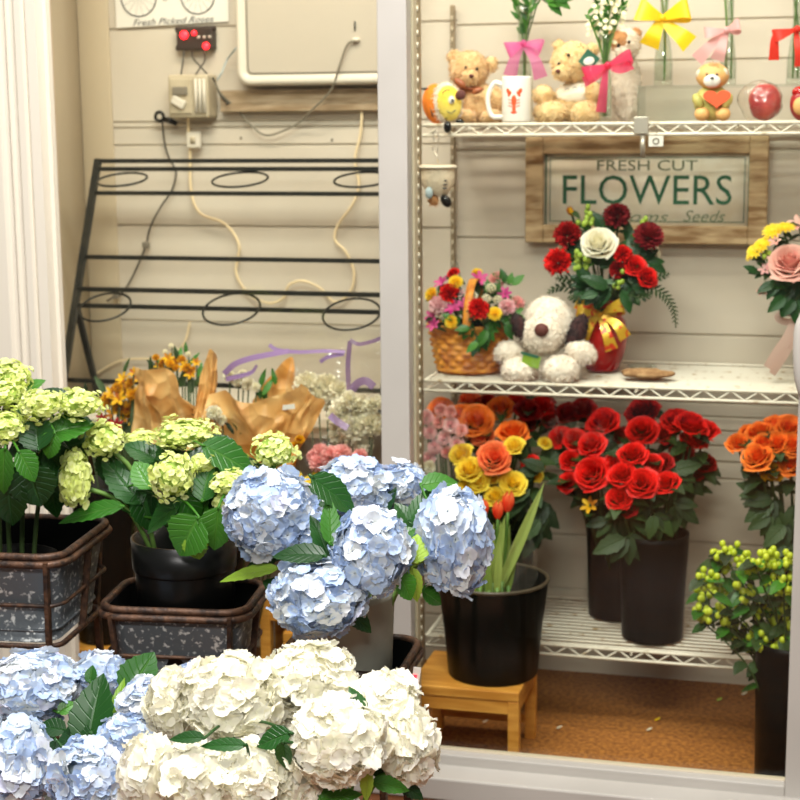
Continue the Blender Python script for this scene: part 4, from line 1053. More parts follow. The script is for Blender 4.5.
for zx, zy, r, Y, m in ((250, 345, 60, 3.42, f_yel), (300, 430, 72, 3.40, f_yel), (350, 500, 56, 3.40, f_yel), (300, 530, 50, 3.40, f_yel), (440, 580, 58, 3.40, f_yel), (540, 510, 68, 3.41, f_yel), (545, 300, 52, 3.42, f_yel), (665, 470, 42, 3.46, f_yel), (720, 290, 34, 3.5, f_yel), (425, 490, 34, 3.42, f_yel), (690, 420, 30, 3.5, f_yel)):
    YEL.append((*z6(zx, zy), r/5.517*1.08, Y, m))
bunch(YEL, 'yellow_rose', 'rose', fo1, ro1, 'yellow roses behind the tulip bucket', lambda it, w: 'small yellow rose in front of the orange roses, '+w+' of the yellow ones', leaves=1)
hang_leaves(fo1, ro1, ((545, 470, 3.44, 200, 30), (530, 490, 3.42, 250, 34), (560, 463, 3.5, 20, 26), (470, 505, 3.40, 260, 30), (548, 505, 3.48, 270, 40), (520, 440, 3.46, 300, 24), (540, 520, 3.46, 270, 40)), m_leafr, 'dark green leafy sprig under the yellow roses', 'leafy sprigs under the yellow roses')
# pink bunch in clear film, left of the orange roses
t = thing('wrapped_pink_bouquet', 'bouquet of small pink roses in clear film beside the door stile', 'bouquet', fo1+V((-.07, -.04, 0)), None)
o0 = V(t.location)
for x, y, r in ((444, 437, 7), (457, 443, 7), (435, 447, 7), (426, 417, 7), (451, 425, 8), (438, 422, 6), (430, 432, 7), (446, 452, 6), (459, 455, 6), (440, 410, 6), (428, 458, 7), (450, 412, 6), (461, 430, 6)):
    c = at(x, y, 3.44); q = r/ppm(c); put_bloom(t, 'rose', f_pink if r > 6 else f_salmon, c-o0, q, (rnd.uniform(-.3, .3), -1, .4), 'rose_bloom')
    b = c-o0+V((0, .0, -q*.4)); obj('stem', MB().tube([b, V((b.x*.3, b.y*.3, .02))], .002, 6), m_stem2, t)
c = at(429, 467, 3.42); put_bloom(t, 'rose', f_cream, c-o0, 6/ppm(c), (0, -1, .3), 'rose_bloom', 'single cream bloom')
def film(parent, name, rim, foot, mat, fw=.03, bulge=.03, crumple=.012, seed=0, nu=26, nv=16, solid=0, foldn=5, sharp=False):
    """crumpled sheet ruled from a gathered foot to a rim of (x, y, Y) points"""
    P = [at(*q) for q in rim] if sharp else smooth_pts([at(*q) for q in rim], 6); f = V(foot); n = len(P)-1; o_ = V(parent.location)
    def fn(u, v):
        s = u*n; i = min(int(s), n-1); r_ = P[i].lerp(P[i+1], s-i); ft = f+V((fw*(u-.5)*2, 0, 0))
        p = ft.lerp(r_, v); k = math.sin(PI*min(1, v*.9))
        p = p+V((0, -bulge*math.sin(PI*u)*k, 0))
        w = crumple*v**.6
        q = p*9+V((seed*3, 0, seed)); g = NZ.noise(q)+.6*NZ.noise(q*2.4)
        cre = abs(NZ.noise(V((u*foldn+seed, v*1.6, seed*2))))
        return p+V((NZ.noise(q+V((7, 7, 7)))*w*.6, -w*(g+1.6*cre), NZ.noise(q+V((3, 9, 1)))*w*.7))-o_
    return obj(name, MB().sheet(fn, nu, nv), mat, parent, solid=solid)
film(t, 'clear_film', [(419, 480, 3.42), (420, 440, 3.41), (424, 405, 3.42), (445, 400, 3.41), (466, 412, 3.41), (470, 440, 3.41), (466, 478, 3.42)], o0+V((0, -.02, .12)), m_cello, seed=2)
# orange roses at the right
def z8(a, b): return 680+a/2.58, 390+b/2.58
ORA = []
for zx, zy, r, Y, m in ((152, 135, 30, 3.48, f_orange), (200, 168, 40, 3.44, f_orange), (205, 105, 34, 3.5, f_orange), (245, 90, 36, 3.52, f_orange), (282, 95, 36, 3.5, f_orange), (290, 140, 36, 3.46, f_orange), (250, 135, 36, 3.46, f_orange), (240, 210, 30, 3.46, f_amber), (285, 190, 32, 3.46, f_orange), (178, 108, 26, 3.54, f_orange), (215, 130, 26, 3.46, f_orange), (310, 110, 34, 3.5, f_orange), (315, 170, 34, 3.48, f_orange), (180, 195, 20, 3.46, f_amber)):
    ORA.append((*z8(zx, zy), r/2.58*1.05, Y, m))
bunch(ORA, 'orange_rose', 'rose', fo2, ro2, 'orange roses at the right of the lowest shelf', lambda it, w: cn[it[4]]+' rose at the right above the green berries, '+w+' of that bunch', leaves=2)
hang_leaves(fo2, ro2, ((772, 500, 3.46, 230, 34), (757, 492, 3.46, 200, 24), (785, 525, 3.44, 270, 36), (770, 515, 3.45, 260, 30), (795, 505, 3.46, 300, 34), (790, 540, 3.44, 260, 34), (765, 488, 3.5, 180, 30)), m_leafr, 'dark leafy sprig below the orange roses at the right', 'leafy sprigs below the orange roses')

# green berry sprigs (hypericum)
BER = ((728, 552), (720, 560), (706, 592), (701, 610), (715, 585), (742, 568), (757, 560), (770, 558), (784, 560), (746, 590), (758, 606), (772, 590), (784, 580), (722, 612), (738, 628), (754, 640), (776, 622), (790, 600), (789, 628), (706, 578), (768, 640), (730, 596))
wds = along(BER, lambda q: q[0])
for (x, y), ww in zip(BER, wds):
    Y = 3.17+.12*rnd.random(); ff = V(in_vessel(fh, rh)); t = thing('berry_sprig', 'sprig of lime green berries in the tall right bucket, '+ww+' one', 'berry sprig', ff, 'lime berry sprigs in the tall bucket')
    e = at(x, y, Y)-ff; P = smooth_pts([(0, 0, 0), (e.x*.35, e.y*.35, e.z*.6), e-V((0, 0, .02)), e], 6); obj('stem', MB().tube(P, .002, 6), m_stem2, t)
    for j in range(rnd.randint(13, 18)):
        a = rnd.uniform(0, 6.28); q = rnd.uniform(.003, .025); c = e+V((q*math.cos(a), q*math.sin(a), rnd.uniform(-.022, .016)))
        mb = MB().tube([e-V((0, 0, .028)), c], .0009, 5); mb.ell(c, (.0068, .0068, .0080), seg=12, ring=8)
        obj('berry', mb, f_lime, t)
    for j in range(7):
        b = P[-2-j*2]; a = rnd.uniform(0, 6.28); mb = MB(); mb.tint = rnd.random()
        mb.petal(b, (math.cos(a), math.sin(a)-.3, rnd.uniform(-.6, .3)), (0, -.5, 1), rnd.uniform(.035, .055), .026, bend=-.5, nu=2, nv=8, shape='leaf', fold=.2); obj('leaf', mb, m_leafr if j % 3 else m_leaf, t)

# tulips in the bucket on the stool
TUL = ((508, 503, 9, 3.19, 8), (498, 511, 8, 3.18, 3), (484, 508, 7, 3.2, -4))
for (x, y, r, Y, lx), ww in zip(TUL, ('rightmost', 'middle', 'leftmost')):
    c = at(x, y, Y); ff = V(in_vessel(fk, rk*.6)); t = thing('orange_tulip', 'closed orange tulip in the bucket on the stool, '+ww+' of three', 'tulip', ff, 'orange tulips'); h = c-ff
    put_bloom(t, 'tulip', f_coral, h, r/ppm(c)*1.2, (lx*.02, -.1, 1), 'bloom')
    obj('stem', MB().tube(smooth_pts([(0, 0, 0), (h.x*.6, h.y*.6, h.z*.5), h-V((0, 0, r/ppm(c)*.9))], 6), .0034, 7), m_stem, t)
    for k in range(2):
        mb = MB(); mb.tint = rnd.random(); mb.petal((h.x*.2, h.y*.2, .10), (h.x*2+rnd.uniform(-.35, .35), -.1, 1), (0, -1, .2), .20, .034, bend=rnd.uniform(-.7, -.1), nu=2, nv=10, shape='blade', fold=.3); obj('leaf', mb, m_blade, t)
BL = ((500, 586, 543, 489, 12, 3.17), (492, 586, 505, 520, 10, 3.16), (486, 585, 490, 528, 9, 3.15), (480, 588, 478, 545, 9, 3.14), (508, 588, 516, 540, 9, 3.18), (497, 590, 500, 545, 9, 3.13), (489, 592, 487, 560, 8, 3.13), (478, 560, 470, 515, 9, 3.2))
for (x0, y0, x1, y1, w_, Y), ww in zip(BL, along(BL, lambda q: q[2])):
    b0, e0 = at(x0, y0, Y), at(x1, y1, Y); ff = V((b0.x, Y+.02, fk.z)); t = thing('tulip_leaf_stalk', 'pale green tulip leaf blade in the stool bucket, '+ww+' blade', 'tulip leaf', ff, 'tulip leaf blades')
    mb = MB(); mb.tint = rnd.random(); d = e0-b0; mb.petal(b0-ff, d, V((.3, -1, .3)), d.length*1.04, w_/ppm(b0), bend=-.25, nu=3, nv=14, shape='blade', fold=.25); obj('blade', mb, m_blade, t)
    obj('stem', MB().tube([(0, 0, 0), b0-ff+d*.05], .004, 7), m_stem, t)
t = thing('film_wrap', 'crumpled clear plastic film standing in the stool bucket', 'plastic film', (fk.x+.03, fk.y, fk.z))
film(t, 'film_sheet', [(505, 582, 3.18), (508, 548, 3.19), (520, 536, 3.2), (536, 540, 3.21), (542, 570, 3.22)], V(t.location)+V((0, 0, .10)), m_cello, seed=5, crumple=.03)

# debris on the mat
for x, y, mat_, lab in ((487, 724, f_cream, 'white petal lying on the mat under the low stool'), (651, 732, f_cream, 'white petal on the mat, nearest the door rail'), (659, 722, f_yel, 'yellow petal on the mat beside the white petal'), (721, 702, f_budg, 'small green leaf on the mat below the lowest shelf'), (746, 696, f_cream, 'pale petal on the mat near the tall right bucket'), (723, 680, f_coral, 'tiny coral petal at the foot of the back wall'), (561, 730, f_cream, 'small pale petal on the mat right of the low stool')):
    d = RT*((x-400)/FPX)-UP*((y-400)/FPX)+FW; p = CAM+d*(-EYE/d.z); p.z += .003
    mb = MB(); mb.petal((-.01, 0, 0), (1, .3, .1), (0, 0, 1), .014, .010, bend=.5, nu=2, nv=4, cup=.2); t = obj('fallen_petal', mb, mat_); t.location = p; tag(t, lab, 'petal', 'petals fallen on the mat')

# ------------------------------------------------------------------ wrapped bouquets in the left bay
def bouquet(label, foot, name='wrapped_bouquet'):
    return thing(name, label, 'bouquet', foot, 'wrapped bouquets behind the left glass')
def dots(t, lst, kind, mat, Y, nm='bloom', dy=.05, stem=True):
    o_ = V(t.location)
    for x, y, r in lst:
        c = at(x, y, Y+rnd.uniform(-.02, .02)); q = r/ppm(c); put_bloom(t, kind, mat, c-o_, q, (rnd.uniform(-.5, .5), -.8, .7), nm)
        if stem:
            b = c-o_; obj('stem', MB().tube([b+V((0, .004, -q*.3)), V((b.x*.35, b.y*.35, b.z*.3))], .0017, 6), m_stem2, t)
def greens(t, lst, mat, Y, w=.3):
    o_ = V(t.location)
    for x, y, ang, ln in lst:
        c = at(x, y, Y); k = ppm(c); a = math.radians(ang); d = RT*math.cos(a)+UP*math.sin(a)-FW*rnd.uniform(-.2, .3)
        mb = MB(); mb.tint = rnd.random(); mb.petal(c-o_-d*(ln/k*.5), d, -FW+V((rnd.uniform(-.6, .6), 0, .5)), ln/k, ln/k*w, bend=-.4, nu=2, nv=8, shape='leaf', fold=.2); obj('leaf', mb, mat, t)
t = bouquet('loose amber and rust alstroemeria bouquet left of the kraft paper', fl1+V((.04, 0, 0)))
dots(t, [(118, 398, 9), (128, 385, 8), (136, 392, 8), (140, 378, 7), (130, 402, 8), (112, 412, 8), (122, 378, 7), (143, 405, 7), (110, 392, 7), (125, 415, 8), (134, 420, 7), (104, 402, 7), (133, 372, 6)], 'alstro', f_amber, 3.19, 'alstroemeria_bloom')
dots(t, [(106, 425, 7), (88, 428, 6), (116, 424, 7), (102, 418, 6)], 'alstro', f_dred, 3.18, 'alstroemeria_bloom')
greens(t, [(128, 408, 40, 30), (118, 430, 200, 30), (100, 384, 120, 22), (85, 392, 100, 22), (140, 432, 280, 26), (126, 365, 80, 18), (96, 440, 260, 30), (150, 365, 100, 20), (110, 438, 300, 30)], m_leafr, 3.21)
dots(t, [(124, 392, 6), (116, 404, 7), (133, 395, 7), (121, 409, 7), (139, 398, 6), (129, 410, 7), (144, 390, 6), (108, 400, 7), (131, 384, 6), (140, 412, 7), (118, 388, 6), (148, 378, 6), (146, 396, 6)], 'mum', f_amber, 3.20, 'button_bloom')
t = bouquet('tall kraft paper bouquet with yellow green flowers at its top', fl2+V((-.05, 0, 0)))
dots(t, [(160, 366, 6), (168, 358, 6), (176, 362, 7), (184, 366, 7), (190, 374, 6), (172, 370, 6), (196, 362, 5)], 'alstro', f_amber, 3.22, 'alstroemeria_bloom')
dots(t, [(165, 352, 3), (176, 350, 3), (188, 354, 3), (171, 346, 3)], 'pom', f_filler, 3.23, 'filler_flower')
dots(t, [(156, 358, 4), (163, 362, 4), (170, 364, 5), (181, 360, 5), (187, 368, 5), (193, 370, 4), (176, 368, 4)], 'mum', f_amber, 3.21, 'button_bloom')
greens(t, [(152, 364, 130, 16), (162, 372, 60, 20), (172, 376, 110, 20), (183, 378, 70, 20), (191, 384, 90, 20), (198, 380, 60, 16), (176, 352, 95, 14)], m_leafr, 3.22, .4)
greens(t, [(180, 354, 80, 18), (168, 360, 110, 18), (194, 358, 60, 18), (200, 372, 80, 22), (186, 348, 90, 14), (158, 360, 120, 16)], m_leaf, 3.23)
film(t, 'paper_sheet', [(137, 432, 3.16), (137, 405, 3.14), (141, 380, 3.135), (145, 358, 3.15), (158, 361, 3.13), (174, 366, 3.12), (190, 378, 3.12), (200, 402, 3.13), (205, 430, 3.15)], at(170, 482, 3.10), m_kraft, seed=1, crumple=.045, fw=.035, bulge=.012, nu=48, nv=30, sharp=True)
film(t, 'paper_sheet', [(196, 420, 3.13), (198, 385, 3.14), (203, 362, 3.15), (214, 347, 3.17), (219, 366, 3.18), (218, 400, 3.18)], at(196, 486, 3.11), m_kraft, seed=3, crumple=.02, fw=.02, bulge=.008, nu=30, nv=30)
t = bouquet('wide kraft paper bouquet with white blooms, right of the tall one', fl2+V((.05, -.02, 0)))
dots(t, [(238, 380, 7), (248, 384, 7), (229, 376, 6), (256, 387, 5), (243, 374, 5)], 'carnation', f_cream, 3.22, 'white_bloom')
greens(t, [(262, 378, 80, 22), (268, 386, 60, 22), (258, 390, 110, 20), (274, 376, 100, 18), (265, 394, 90, 18)], m_leaf, 3.22)
dots(t, [(214, 413, 8), (222, 420, 6), (207, 420, 6)], 'carnation', f_cream, 3.10, 'white_bloom')
greens(t, [(232, 412, 105, 34), (240, 416, 75, 30), (228, 424, 120, 24), (198, 418, 140, 20), (246, 424, 60, 24)], m_leafr, 3.10, .2)
dots(t, [(290, 434, 5), (300, 440, 5), (282, 438, 4), (295, 446, 5)], 'mum', f_amber, 3.12, 'dried_bloom')
film(t, 'paper_sheet', [(206, 446, 3.14), (208, 415, 3.14), (213, 389, 3.15), (228, 386, 3.14), (246, 394, 3.13), (262, 399, 3.12), (278, 396, 3.11), (291, 389, 3.11), (303, 381, 3.12), (313, 394, 3.14), (325, 409, 3.17), (318, 436, 3.18), (305, 452, 3.18)], at(262, 490, 3.10), m_kraft, seed=4, crumple=.048, fw=.05, bulge=.012, nu=60, nv=30, sharp=True)
film(t, 'paper_sheet', [(252, 402, 3.26), (262, 388, 3.26), (276, 372, 3.27), (291, 355, 3.28), (296, 378, 3.26), (300, 398, 3.24)], at(275, 470, 3.22), m_kraft, seed=6, crumple=.012, fw=.03, bulge=.004)
for x, y in ((262, 424), (288, 407)):
    c = at(x, y, 3.092); obj('sticker', MB().box(c-V(t.location), (.030, .001, .010), Matrix.Rotation(-.15, 3, 'Y')), m_paper, t, smooth=False)
t = bouquet('white hydrangea bouquet in clear film with purple ribbon, behind the kraft paper', fl3+V((-.02, .05, 0)))
dots(t, [(308, 386, 15), (326, 388, 15), (340, 392, 12), (318, 398, 14), (334, 402, 12)], 'carnation', f_cream, 3.26, 'white_bloom')
film(t, 'clear_film', [(286, 420, 3.22), (290, 365, 3.23), (300, 352, 3.24), (330, 352, 3.24), (348, 350, 3.24), (352, 400, 3.24), (345, 440, 3.22)], at(320, 490, 3.2), m_cello, seed=7, crumple=.010, bulge=.01)
def ribbon(t, pts, w, mat, Y, tw=0, nm='ribbon'):
    P = smooth_pts([at(x, y, Y+(z[0] if z else 0)) for x, y, *z in pts], 8); o_ = V(t.location); n = len(P)-1; k = ppm(P[0])
    def fn(u, v):
        i = min(int(v*n), n-1); p = P[i].lerp(P[i+1], v*n-i); tg = (P[i+1]-P[i]).normalized(); s_ = tg.cross(FW).normalized()
        a = tw*v; s_ = (s_*math.cos(a)+FW*math.sin(a)); return p+s_*((u-.5)*w/k)-o_
    return obj(nm, MB().sheet(fn, 3, n), mat, t)
ribbon(t, [(224, 374), (235, 364), (252, 358), (272, 354), (289, 351)], 6, m_rib['purple'], 3.20, .6)
ribbon(t, [(226, 379), (240, 376), (252, 372), (257, 365)], 5, m_rib['purple'], 3.20, 1.0)
ribbon(t, [(269, 345), (278, 350), (300, 352), (325, 351), (345, 352)], 4, m_rib['purple'], 3.21, .5)
ribbon(t, [(320, 362), (328, 357), (344, 354)], 4, m_rib['purple'], 3.21, .5)
t = bouquet('white bouquet in clear film edged in purple, against the door stile', fl3+V((.03, -.02, 0)))
dots(t, [(342, 414, 16), (360, 410, 16), (352, 428, 16), (370, 424, 14), (340, 434, 12), (362, 442, 12), (374, 404, 10), (350, 400, 10)], 'carnation', f_cream, 3.17, 'white_bloom')
film(t, 'clear_film', [(326, 440, 3.13), (334, 405, 3.13), (350, 392, 3.12), (368, 390, 3.12), (382, 400, 3.13), (384, 445, 3.14)], at(356, 495, 3.16), m_cello, seed=8, crumple=.02, bulge=.03)
film(t, 'film_collar', [(348, 392, 3.17), (348, 362, 3.18), (350, 339, 3.19), (362, 344, 3.18), (382, 338, 3.18), (384, 370, 3.18), (384, 395, 3.17)], at(366, 420, 3.17), m_cello, seed=9, crumple=.006, bulge=.004)
ribbon(t, [(349, 392), (348, 365), (350, 341)], 5, m_cellopurple, 3.175, .3, 'film_edge'); ribbon(t, [(350, 340), (358, 344), (370, 342), (384, 337)], 4, m_cellopurple, 3.175, .2, 'film_edge')
ribbon(t, [(352, 390), (358, 383), (366, 381), (374, 387)], 8, m_cellopurple, 3.14, .2, 'film_edge'); ribbon(t, [(330, 415), (338, 422), (348, 428)], 7, m_rib['purple'], 3.12, .4)
t = bouquet('salmon pink carnation bouquet in a pale wrap above the topmost blue head', fl3+V((-.02, -.05, 0)))
dots(t, [(320, 452, 9), (331, 456, 11), (342, 454, 10), (318, 463, 9), (352, 461, 8), (360, 456, 8), (330, 467, 9), (344, 466, 8), (313, 457, 7), (364, 462, 6)], 'carnation', f_salmon, 3.11, 'carnation_bloom')
dots(t, [(297, 476, 6), (318, 474, 6), (308, 480, 5)], 'daisy', f_yel, 3.12, 'yellow_bloom')
film(t, 'wrap_sheet', [(286, 478, 3.12), (295, 452, 3.13), (305, 438, 3.14), (322, 430, 3.15), (338, 436, 3.15), (346, 450, 3.15)], at(322, 500, 3.13), m_cello, seed=11, crumple=.012, bulge=.0)
# ------------------------------------------------------------------ plush toys and figures
def pell(t, name, cx_, cy_, rx, ry_, Y, rd=None, mat=None, ang=0, amp=.06, lump=0, label=None, seed=0, fs=125, seg=44, ring=30):
    """rounded part seen at (cx, cy) with radii in view rx, ry and depth radius rd (all in pixels)"""
    c = at(cx_, cy_, Y); k = ppm(c); rd = rd or min(rx, ry_)
    q = Quaternion((0, 1, 0), math.radians(-ang))
    mb = MB().ell(c-V(t.location), (rx/k, rd/k, ry_/k), q.to_matrix(), seg, ring, amp, fs, seed or cx_, lump)
    if mat in FURRY and rx*ry_ > 20:
        R = random.Random(cx_*7+cy_); a_, b_, c_ = rx/k, rd/k, ry_/k; mx = q.to_matrix()
        for _ in range(int(min(1500, 3.0*rx*ry_))):
            d = V((R.gauss(0, 1), R.gauss(0, 1), R.gauss(0, 1))).normalized(); p = mx @ V((d.x*a_, d.y*b_, d.z*c_)); n_ = (mx @ V((d.x/a_, d.y/b_, d.z/c_))).normalized()
            g = (n_+V((R.uniform(-1, 1), R.uniform(-1, 1), R.uniform(-1.2, .6)))*.7).normalized(); sd = g.orthogonal().normalized(); sd = Quaternion(g, R.uniform(0, 6.28)) @ sd
            p = p*.985+c-V(t.location); h_ = R.uniform(.004, .0085); w_ = .0014
            i0 = mb.vert(p-sd*w_); mb.vert(p+sd*w_); mb.vert(p+g*h_+V((0, 0, -.0015))); mb.f.append((i0, i0+1, i0+2))
    return obj(name, mb, mat, t, label=label)
FURRY = {m_teddy, m_teddy2, m_plush, m_brownplush, m_dkplush}
YT = 3.56
t = thing('teddy_bear', 'tan teddy bear with a brown neck ribbon behind the white mug', 'teddy bear', spot(476, YT, Z1+.004), 'teddy bears on the top shelf')
pell(t, 'body', 478, 104, 21, 21, YT, 17, m_teddy); pell(t, 'head', 469, 70, 19.5, 19, YT-.01, 17, m_teddy)
pell(t, 'ear', 454, 57, 7, 7, YT-.01, 4, m_teddy); pell(t, 'ear', 491, 64, 6.5, 7.5, YT-.01, 4, m_teddy)
pell(t, 'muzzle', 470, 77, 9, 8, YT-.045, 6, m_teddy); pell(t, 'nose', 471.5, 76, 2.6, 2, YT-.061, 2, m_nose, amp=0)
for x, y in ((466, 67.5), (477, 69)): pell(t, 'eye', x, y, 1.6, 1.8, YT-.046, 1.5, m_eye, amp=0)
pell(t, 'arm', 497, 100, 8, 14, YT-.02, 8, m_teddy, 20); pell(t, 'arm', 459, 101, 8, 13, YT-.02, 8, m_teddy, -15)
pell(t, 'leg', 466, 117, 11, 8, YT-.045, 14, m_teddy); pell(t, 'leg', 492, 117, 11, 8, YT-.045, 14, m_teddy)
m_brownrib = M('brown_ribbon', (150, 84, 48), .4)
pell(t, 'neck_ribbon', 471, 88, 14, 3, YT-.02, 12, m_brownrib, -8, amp=0); pell(t, 'neck_ribbon', 460, 83, 7, 3.5, YT-.06, 3, m_brownrib, -35, amp=0); pell(t, 'neck_ribbon', 477, 91, 6, 3, YT-.06, 3, m_brownrib, 20, amp=0)
YT = 3.58
t = thing('teddy_bear', 'pale tan teddy bear in a cream shirt sitting right of the mug', 'teddy bear', spot(575, YT, Z1+.004), 'teddy bears on the top shelf')
pell(t, 'body', 575, 102, 22, 20, YT, 16, m_teddy2); pell(t, 'shirt', 577, 94, 21.5, 13.5, YT-.003, 17.5, m_shirt, 5, amp=.01)
pell(t, 'head', 573, 62, 21.5, 20, YT-.02, 18, m_teddy2); pell(t, 'muzzle', 562, 72, 8.5, 7.5, YT-.065, 6, m_teddy2); pell(t, 'nose', 558, 71, 2.5, 2, YT-.082, 2, m_nose, amp=0)
for x, y in ((559, 64), (568.5, 55)): pell(t, 'eye', x, y, 1.7, 1.8, YT-.062, 1.5, m_eye, amp=0)
pell(t, 'ear', 559, 46, 6, 6, YT-.02, 4, m_teddy2); pell(t, 'ear', 592, 50, 7, 7, YT-.01, 4, m_teddy2)
pell(t, 'arm', 543.5, 95, 10.5, 9.5, YT-.03, 9, m_teddy2); pell(t, 'arm', 594, 92, 9, 10, YT-.03, 9, m_teddy2, 10)
pell(t, 'leg', 550, 112.5, 17, 11, YT-.065, 15, m_teddy2, 8); pell(t, 'leg', 586, 113, 14.5, 12, YT-.065, 15, m_teddy2)
c = at(589, 60, YT-.075); mb = MB().box(c-V(t.location), (.034, .002, .034), Matrix.Rotation(math.radians(38), 3, 'Y')); obj('hang_tag', mb, m_tagg, t, smooth=False, label='dark green card tag with a white patch')
pell(t, 'tag_patch', 589, 61, 5.5, 4, YT-.078, .6, m_paper, 15, amp=0)
for k in range(3):
    c = at(567+8*k, 90-1.5*k, YT-.058); obj('shirt_stitching', MB().tube([c-V(t.location)+V((-.005, 0, 0)), c-V(t.location)+V((0, -.001, .004)), c-V(t.location)+V((.005, 0, .001))], .0008, 5), m_ink, t)
YT = 3.66
t = thing('plush_dog', 'small brown and white plush dog behind the clear riser box', 'plush dog', spot(625, YT, Z1+.004))
pell(t, 'body', 626, 88, 15, 34, YT, 13, m_plush); pell(t, 'head', 626, 44, 15, 15, YT-.015, 13, m_plush); pell(t, 'face_patch', 620, 41, 9.5, 10, YT-.034, 6, m_brownplush, 20)
pell(t, 'eye', 618.5, 45.5, 2, 2, YT-.056, 1.5, m_eye, amp=0); pell(t, 'eye', 629, 42, 1.6, 1.7, YT-.053, 1.4, m_eye, amp=0); pell(t, 'muzzle', 621, 52, 7, 5.5, YT-.05, 5, m_plush)
pell(t, 'ear', 635, 36, 6, 8, YT-.01, 4, m_brownplush, -20); pell(t, 'ear', 613, 34, 4, 6, YT-.01, 3, m_brownplush, 20)
# orange citrus plush
YT = 3.47
t = thing('citrus_plush', 'orange and yellow plush fruit slice with a face and dark glasses', 'plush toy', spot(440, YT, Z1+.004))
pell(t, 'rind', 437, 104, 14.5, 20, YT+.01, 16, m_orange, 10, amp=.02); pell(t, 'rim', 447, 103, 15, 20, YT-.012, 10, m_plush, 8, amp=.02); pell(t, 'face', 449, 103, 12.5, 17.5, YT-.022, 9, m_yellow, 8, amp=.02)
pell(t, 'eye_white', 451.5, 100, 3.4, 4, YT-.044, 1.5, m_paper, amp=0); pell(t, 'pupil', 452.5, 100.5, 1.4, 1.8, YT-.049, 1, m_eye, amp=0)
pell(t, 'dark_glasses', 460.5, 95, 5.5, 5, YT-.04, 2, m_nose, 25, amp=0)
c0 = V(t.location)
obj('eyebrow', MB().tube([at(442, 93, YT-.044)-c0, at(446, 90, YT-.044)-c0, at(450, 90, YT-.044)-c0], .0013, 6), m_ink, t)
obj('smile', MB().tube([at(447, 111, YT-.044)-c0, at(451, 113.5, YT-.044)-c0, at(456, 110, YT-.043)-c0], .0011, 6), m_ink, t)
obj('pocket_line', MB().tube([at(429, 103, YT-.022)-c0, at(431, 110, YT-.022)-c0, at(433, 117, YT-.022)-c0], .0013, 6), m_ink, t)
obj('leg', MB().tube([at(446, 118, YT-.04)-c0, at(447, 124, YT-.07)-c0], .002, 6), m_eye, t)
pell(t, 'shoe', 447.5, 127, 4, 6, YT-.082, 4, m_eye, amp=0); pell(t, 'shoe', 460, 121.5, 4.5, 2.8, YT-.05, 4, m_eye, amp=0); pell(t, 'arm', 427, 89, 8, 1.3, YT-.005, 1.3, m_eye, amp=0)
# hanging cup plush
YH = SY0-.012
t = thing('hanging_cup_toy', 'white plush teacup on a keyring hanging below the top shelf', 'keyring toy', at(436, 134, YH))
c0 = V(t.location); hc = at(438, 182, YH); k = ppm(hc)
obj('clasp', MB().tube([V((.006*math.cos(a*PI/8), 0, .012*math.sin(a*PI/8)-.006)) for a in range(16)], .0014, 6, closed=True), m_steel, t)
obj('key_ring', MB().tube([at(435, 149, YH)-c0+V((.006*math.cos(a*PI/8), 0, .007*math.sin(a*PI/8))) for a in range(16)], .0013, 6, closed=True), m_steel, t)
obj('strap', MB().tube([at(435, 152, YH)-c0, at(437, 158, YH)-c0, at(438, 163, YH)-c0], .0016, 6), m_steel, t)
R0 = 17/k
mb = MB().lathe([(0, -.5), (.55, -.48), (.62, -.40), (.95, -.05), (1.0, .3), (.98, .60), (1.03, .66), (1.02, .72), (.90, .70), (0, .66)], 28)
mb.v = [tuple(V((v[0], v[1], v[2]*1.45-.05))*R0+hc-c0) for v in mb.v]; obj('cup', mb, M('cup_plush', (224, 206, 178), .95, bump=.6, bs=150), t)
obj('stripe', MB().tube([hc-c0+V((R0*1.08*math.cos(a*PI/12), R0*1.08*math.sin(a*PI/12), R0*.88)) for a in range(24)], .0024, 6, closed=True), m_cream, t)
for j in range(3): obj('marking', MB().box(hc-c0+V((.0215, -.028, .004-.008*j)), (.009, .002, .003)), m_ink, t)
pell(t, 'hand', 429, 193, 4, 6, YH-.03, 3, m_cableb, amp=0); pell(t, 'shoe', 433.5, 200, 5, 5.5, YH-.01, 4, m_brownplush, amp=0); pell(t, 'shoe', 446, 201, 5, 7, YH-.015, 4, m_eye, 35, amp=0)

# mug with a lobster
YM = 3.46
b = spot(516.5, YM, Z1+.004); k = ppm(b); t = thing('mug', 'white ceramic mug with a red lobster print on the top shelf', 'mug', b)
hm, rm = 45/k, 14.6/k
obj('cup', MB().lathe([(0, 0), (rm*.94, 0), (rm, .004), (rm, hm-.003), (rm*.985, hm), (rm*.93, hm-.002), (rm*.92, .006), (0, .006)], 40), m_whitecer, t)
P = smooth_pts([(-rm*.95, 0, hm*.82), (-rm*1.55, 0, hm*.86), (-rm*2.0, 0, hm*.55), (-rm*1.75, 0, hm*.16), (-rm*.95, 0, hm*.12)], 8)
obj('handle', MB().tube(P, .0052, 10, flat=.8), m_whitecer, t)
mb = MB()
def lob(x, y, rx, ry_, an=0):
    X = (x-516)/k; Z = (124-y)/k; yy = -math.sqrt(max(0, rm*rm-X*X)); a = math.atan2(X, -yy)
    q = Matrix.Rotation(a, 3, 'Z') @ Matrix.Rotation(math.radians(-an), 3, 'Y'); mb.ell((X, yy, Z), (rx/k, .0009, ry_/k), q, 14, 8)
lob(516, 103, 2.6, 6); lob(516, 110, 1.9, 4); lob(516, 114, 3, 1.6); lob(511.5, 96, 1.6, 3.2, -30); lob(520.5, 96, 1.6, 3.2, 30); lob(510, 93.5, 2.0, 3, 25); lob(522, 93.5, 2.0, 3, -25)
for s_ in (-1, 1):
    for j in range(3): lob(516+s_*4, 102+3*j, 2.6, .5, s_*18)
obj('lobster_print', mb, m_lobster, t)

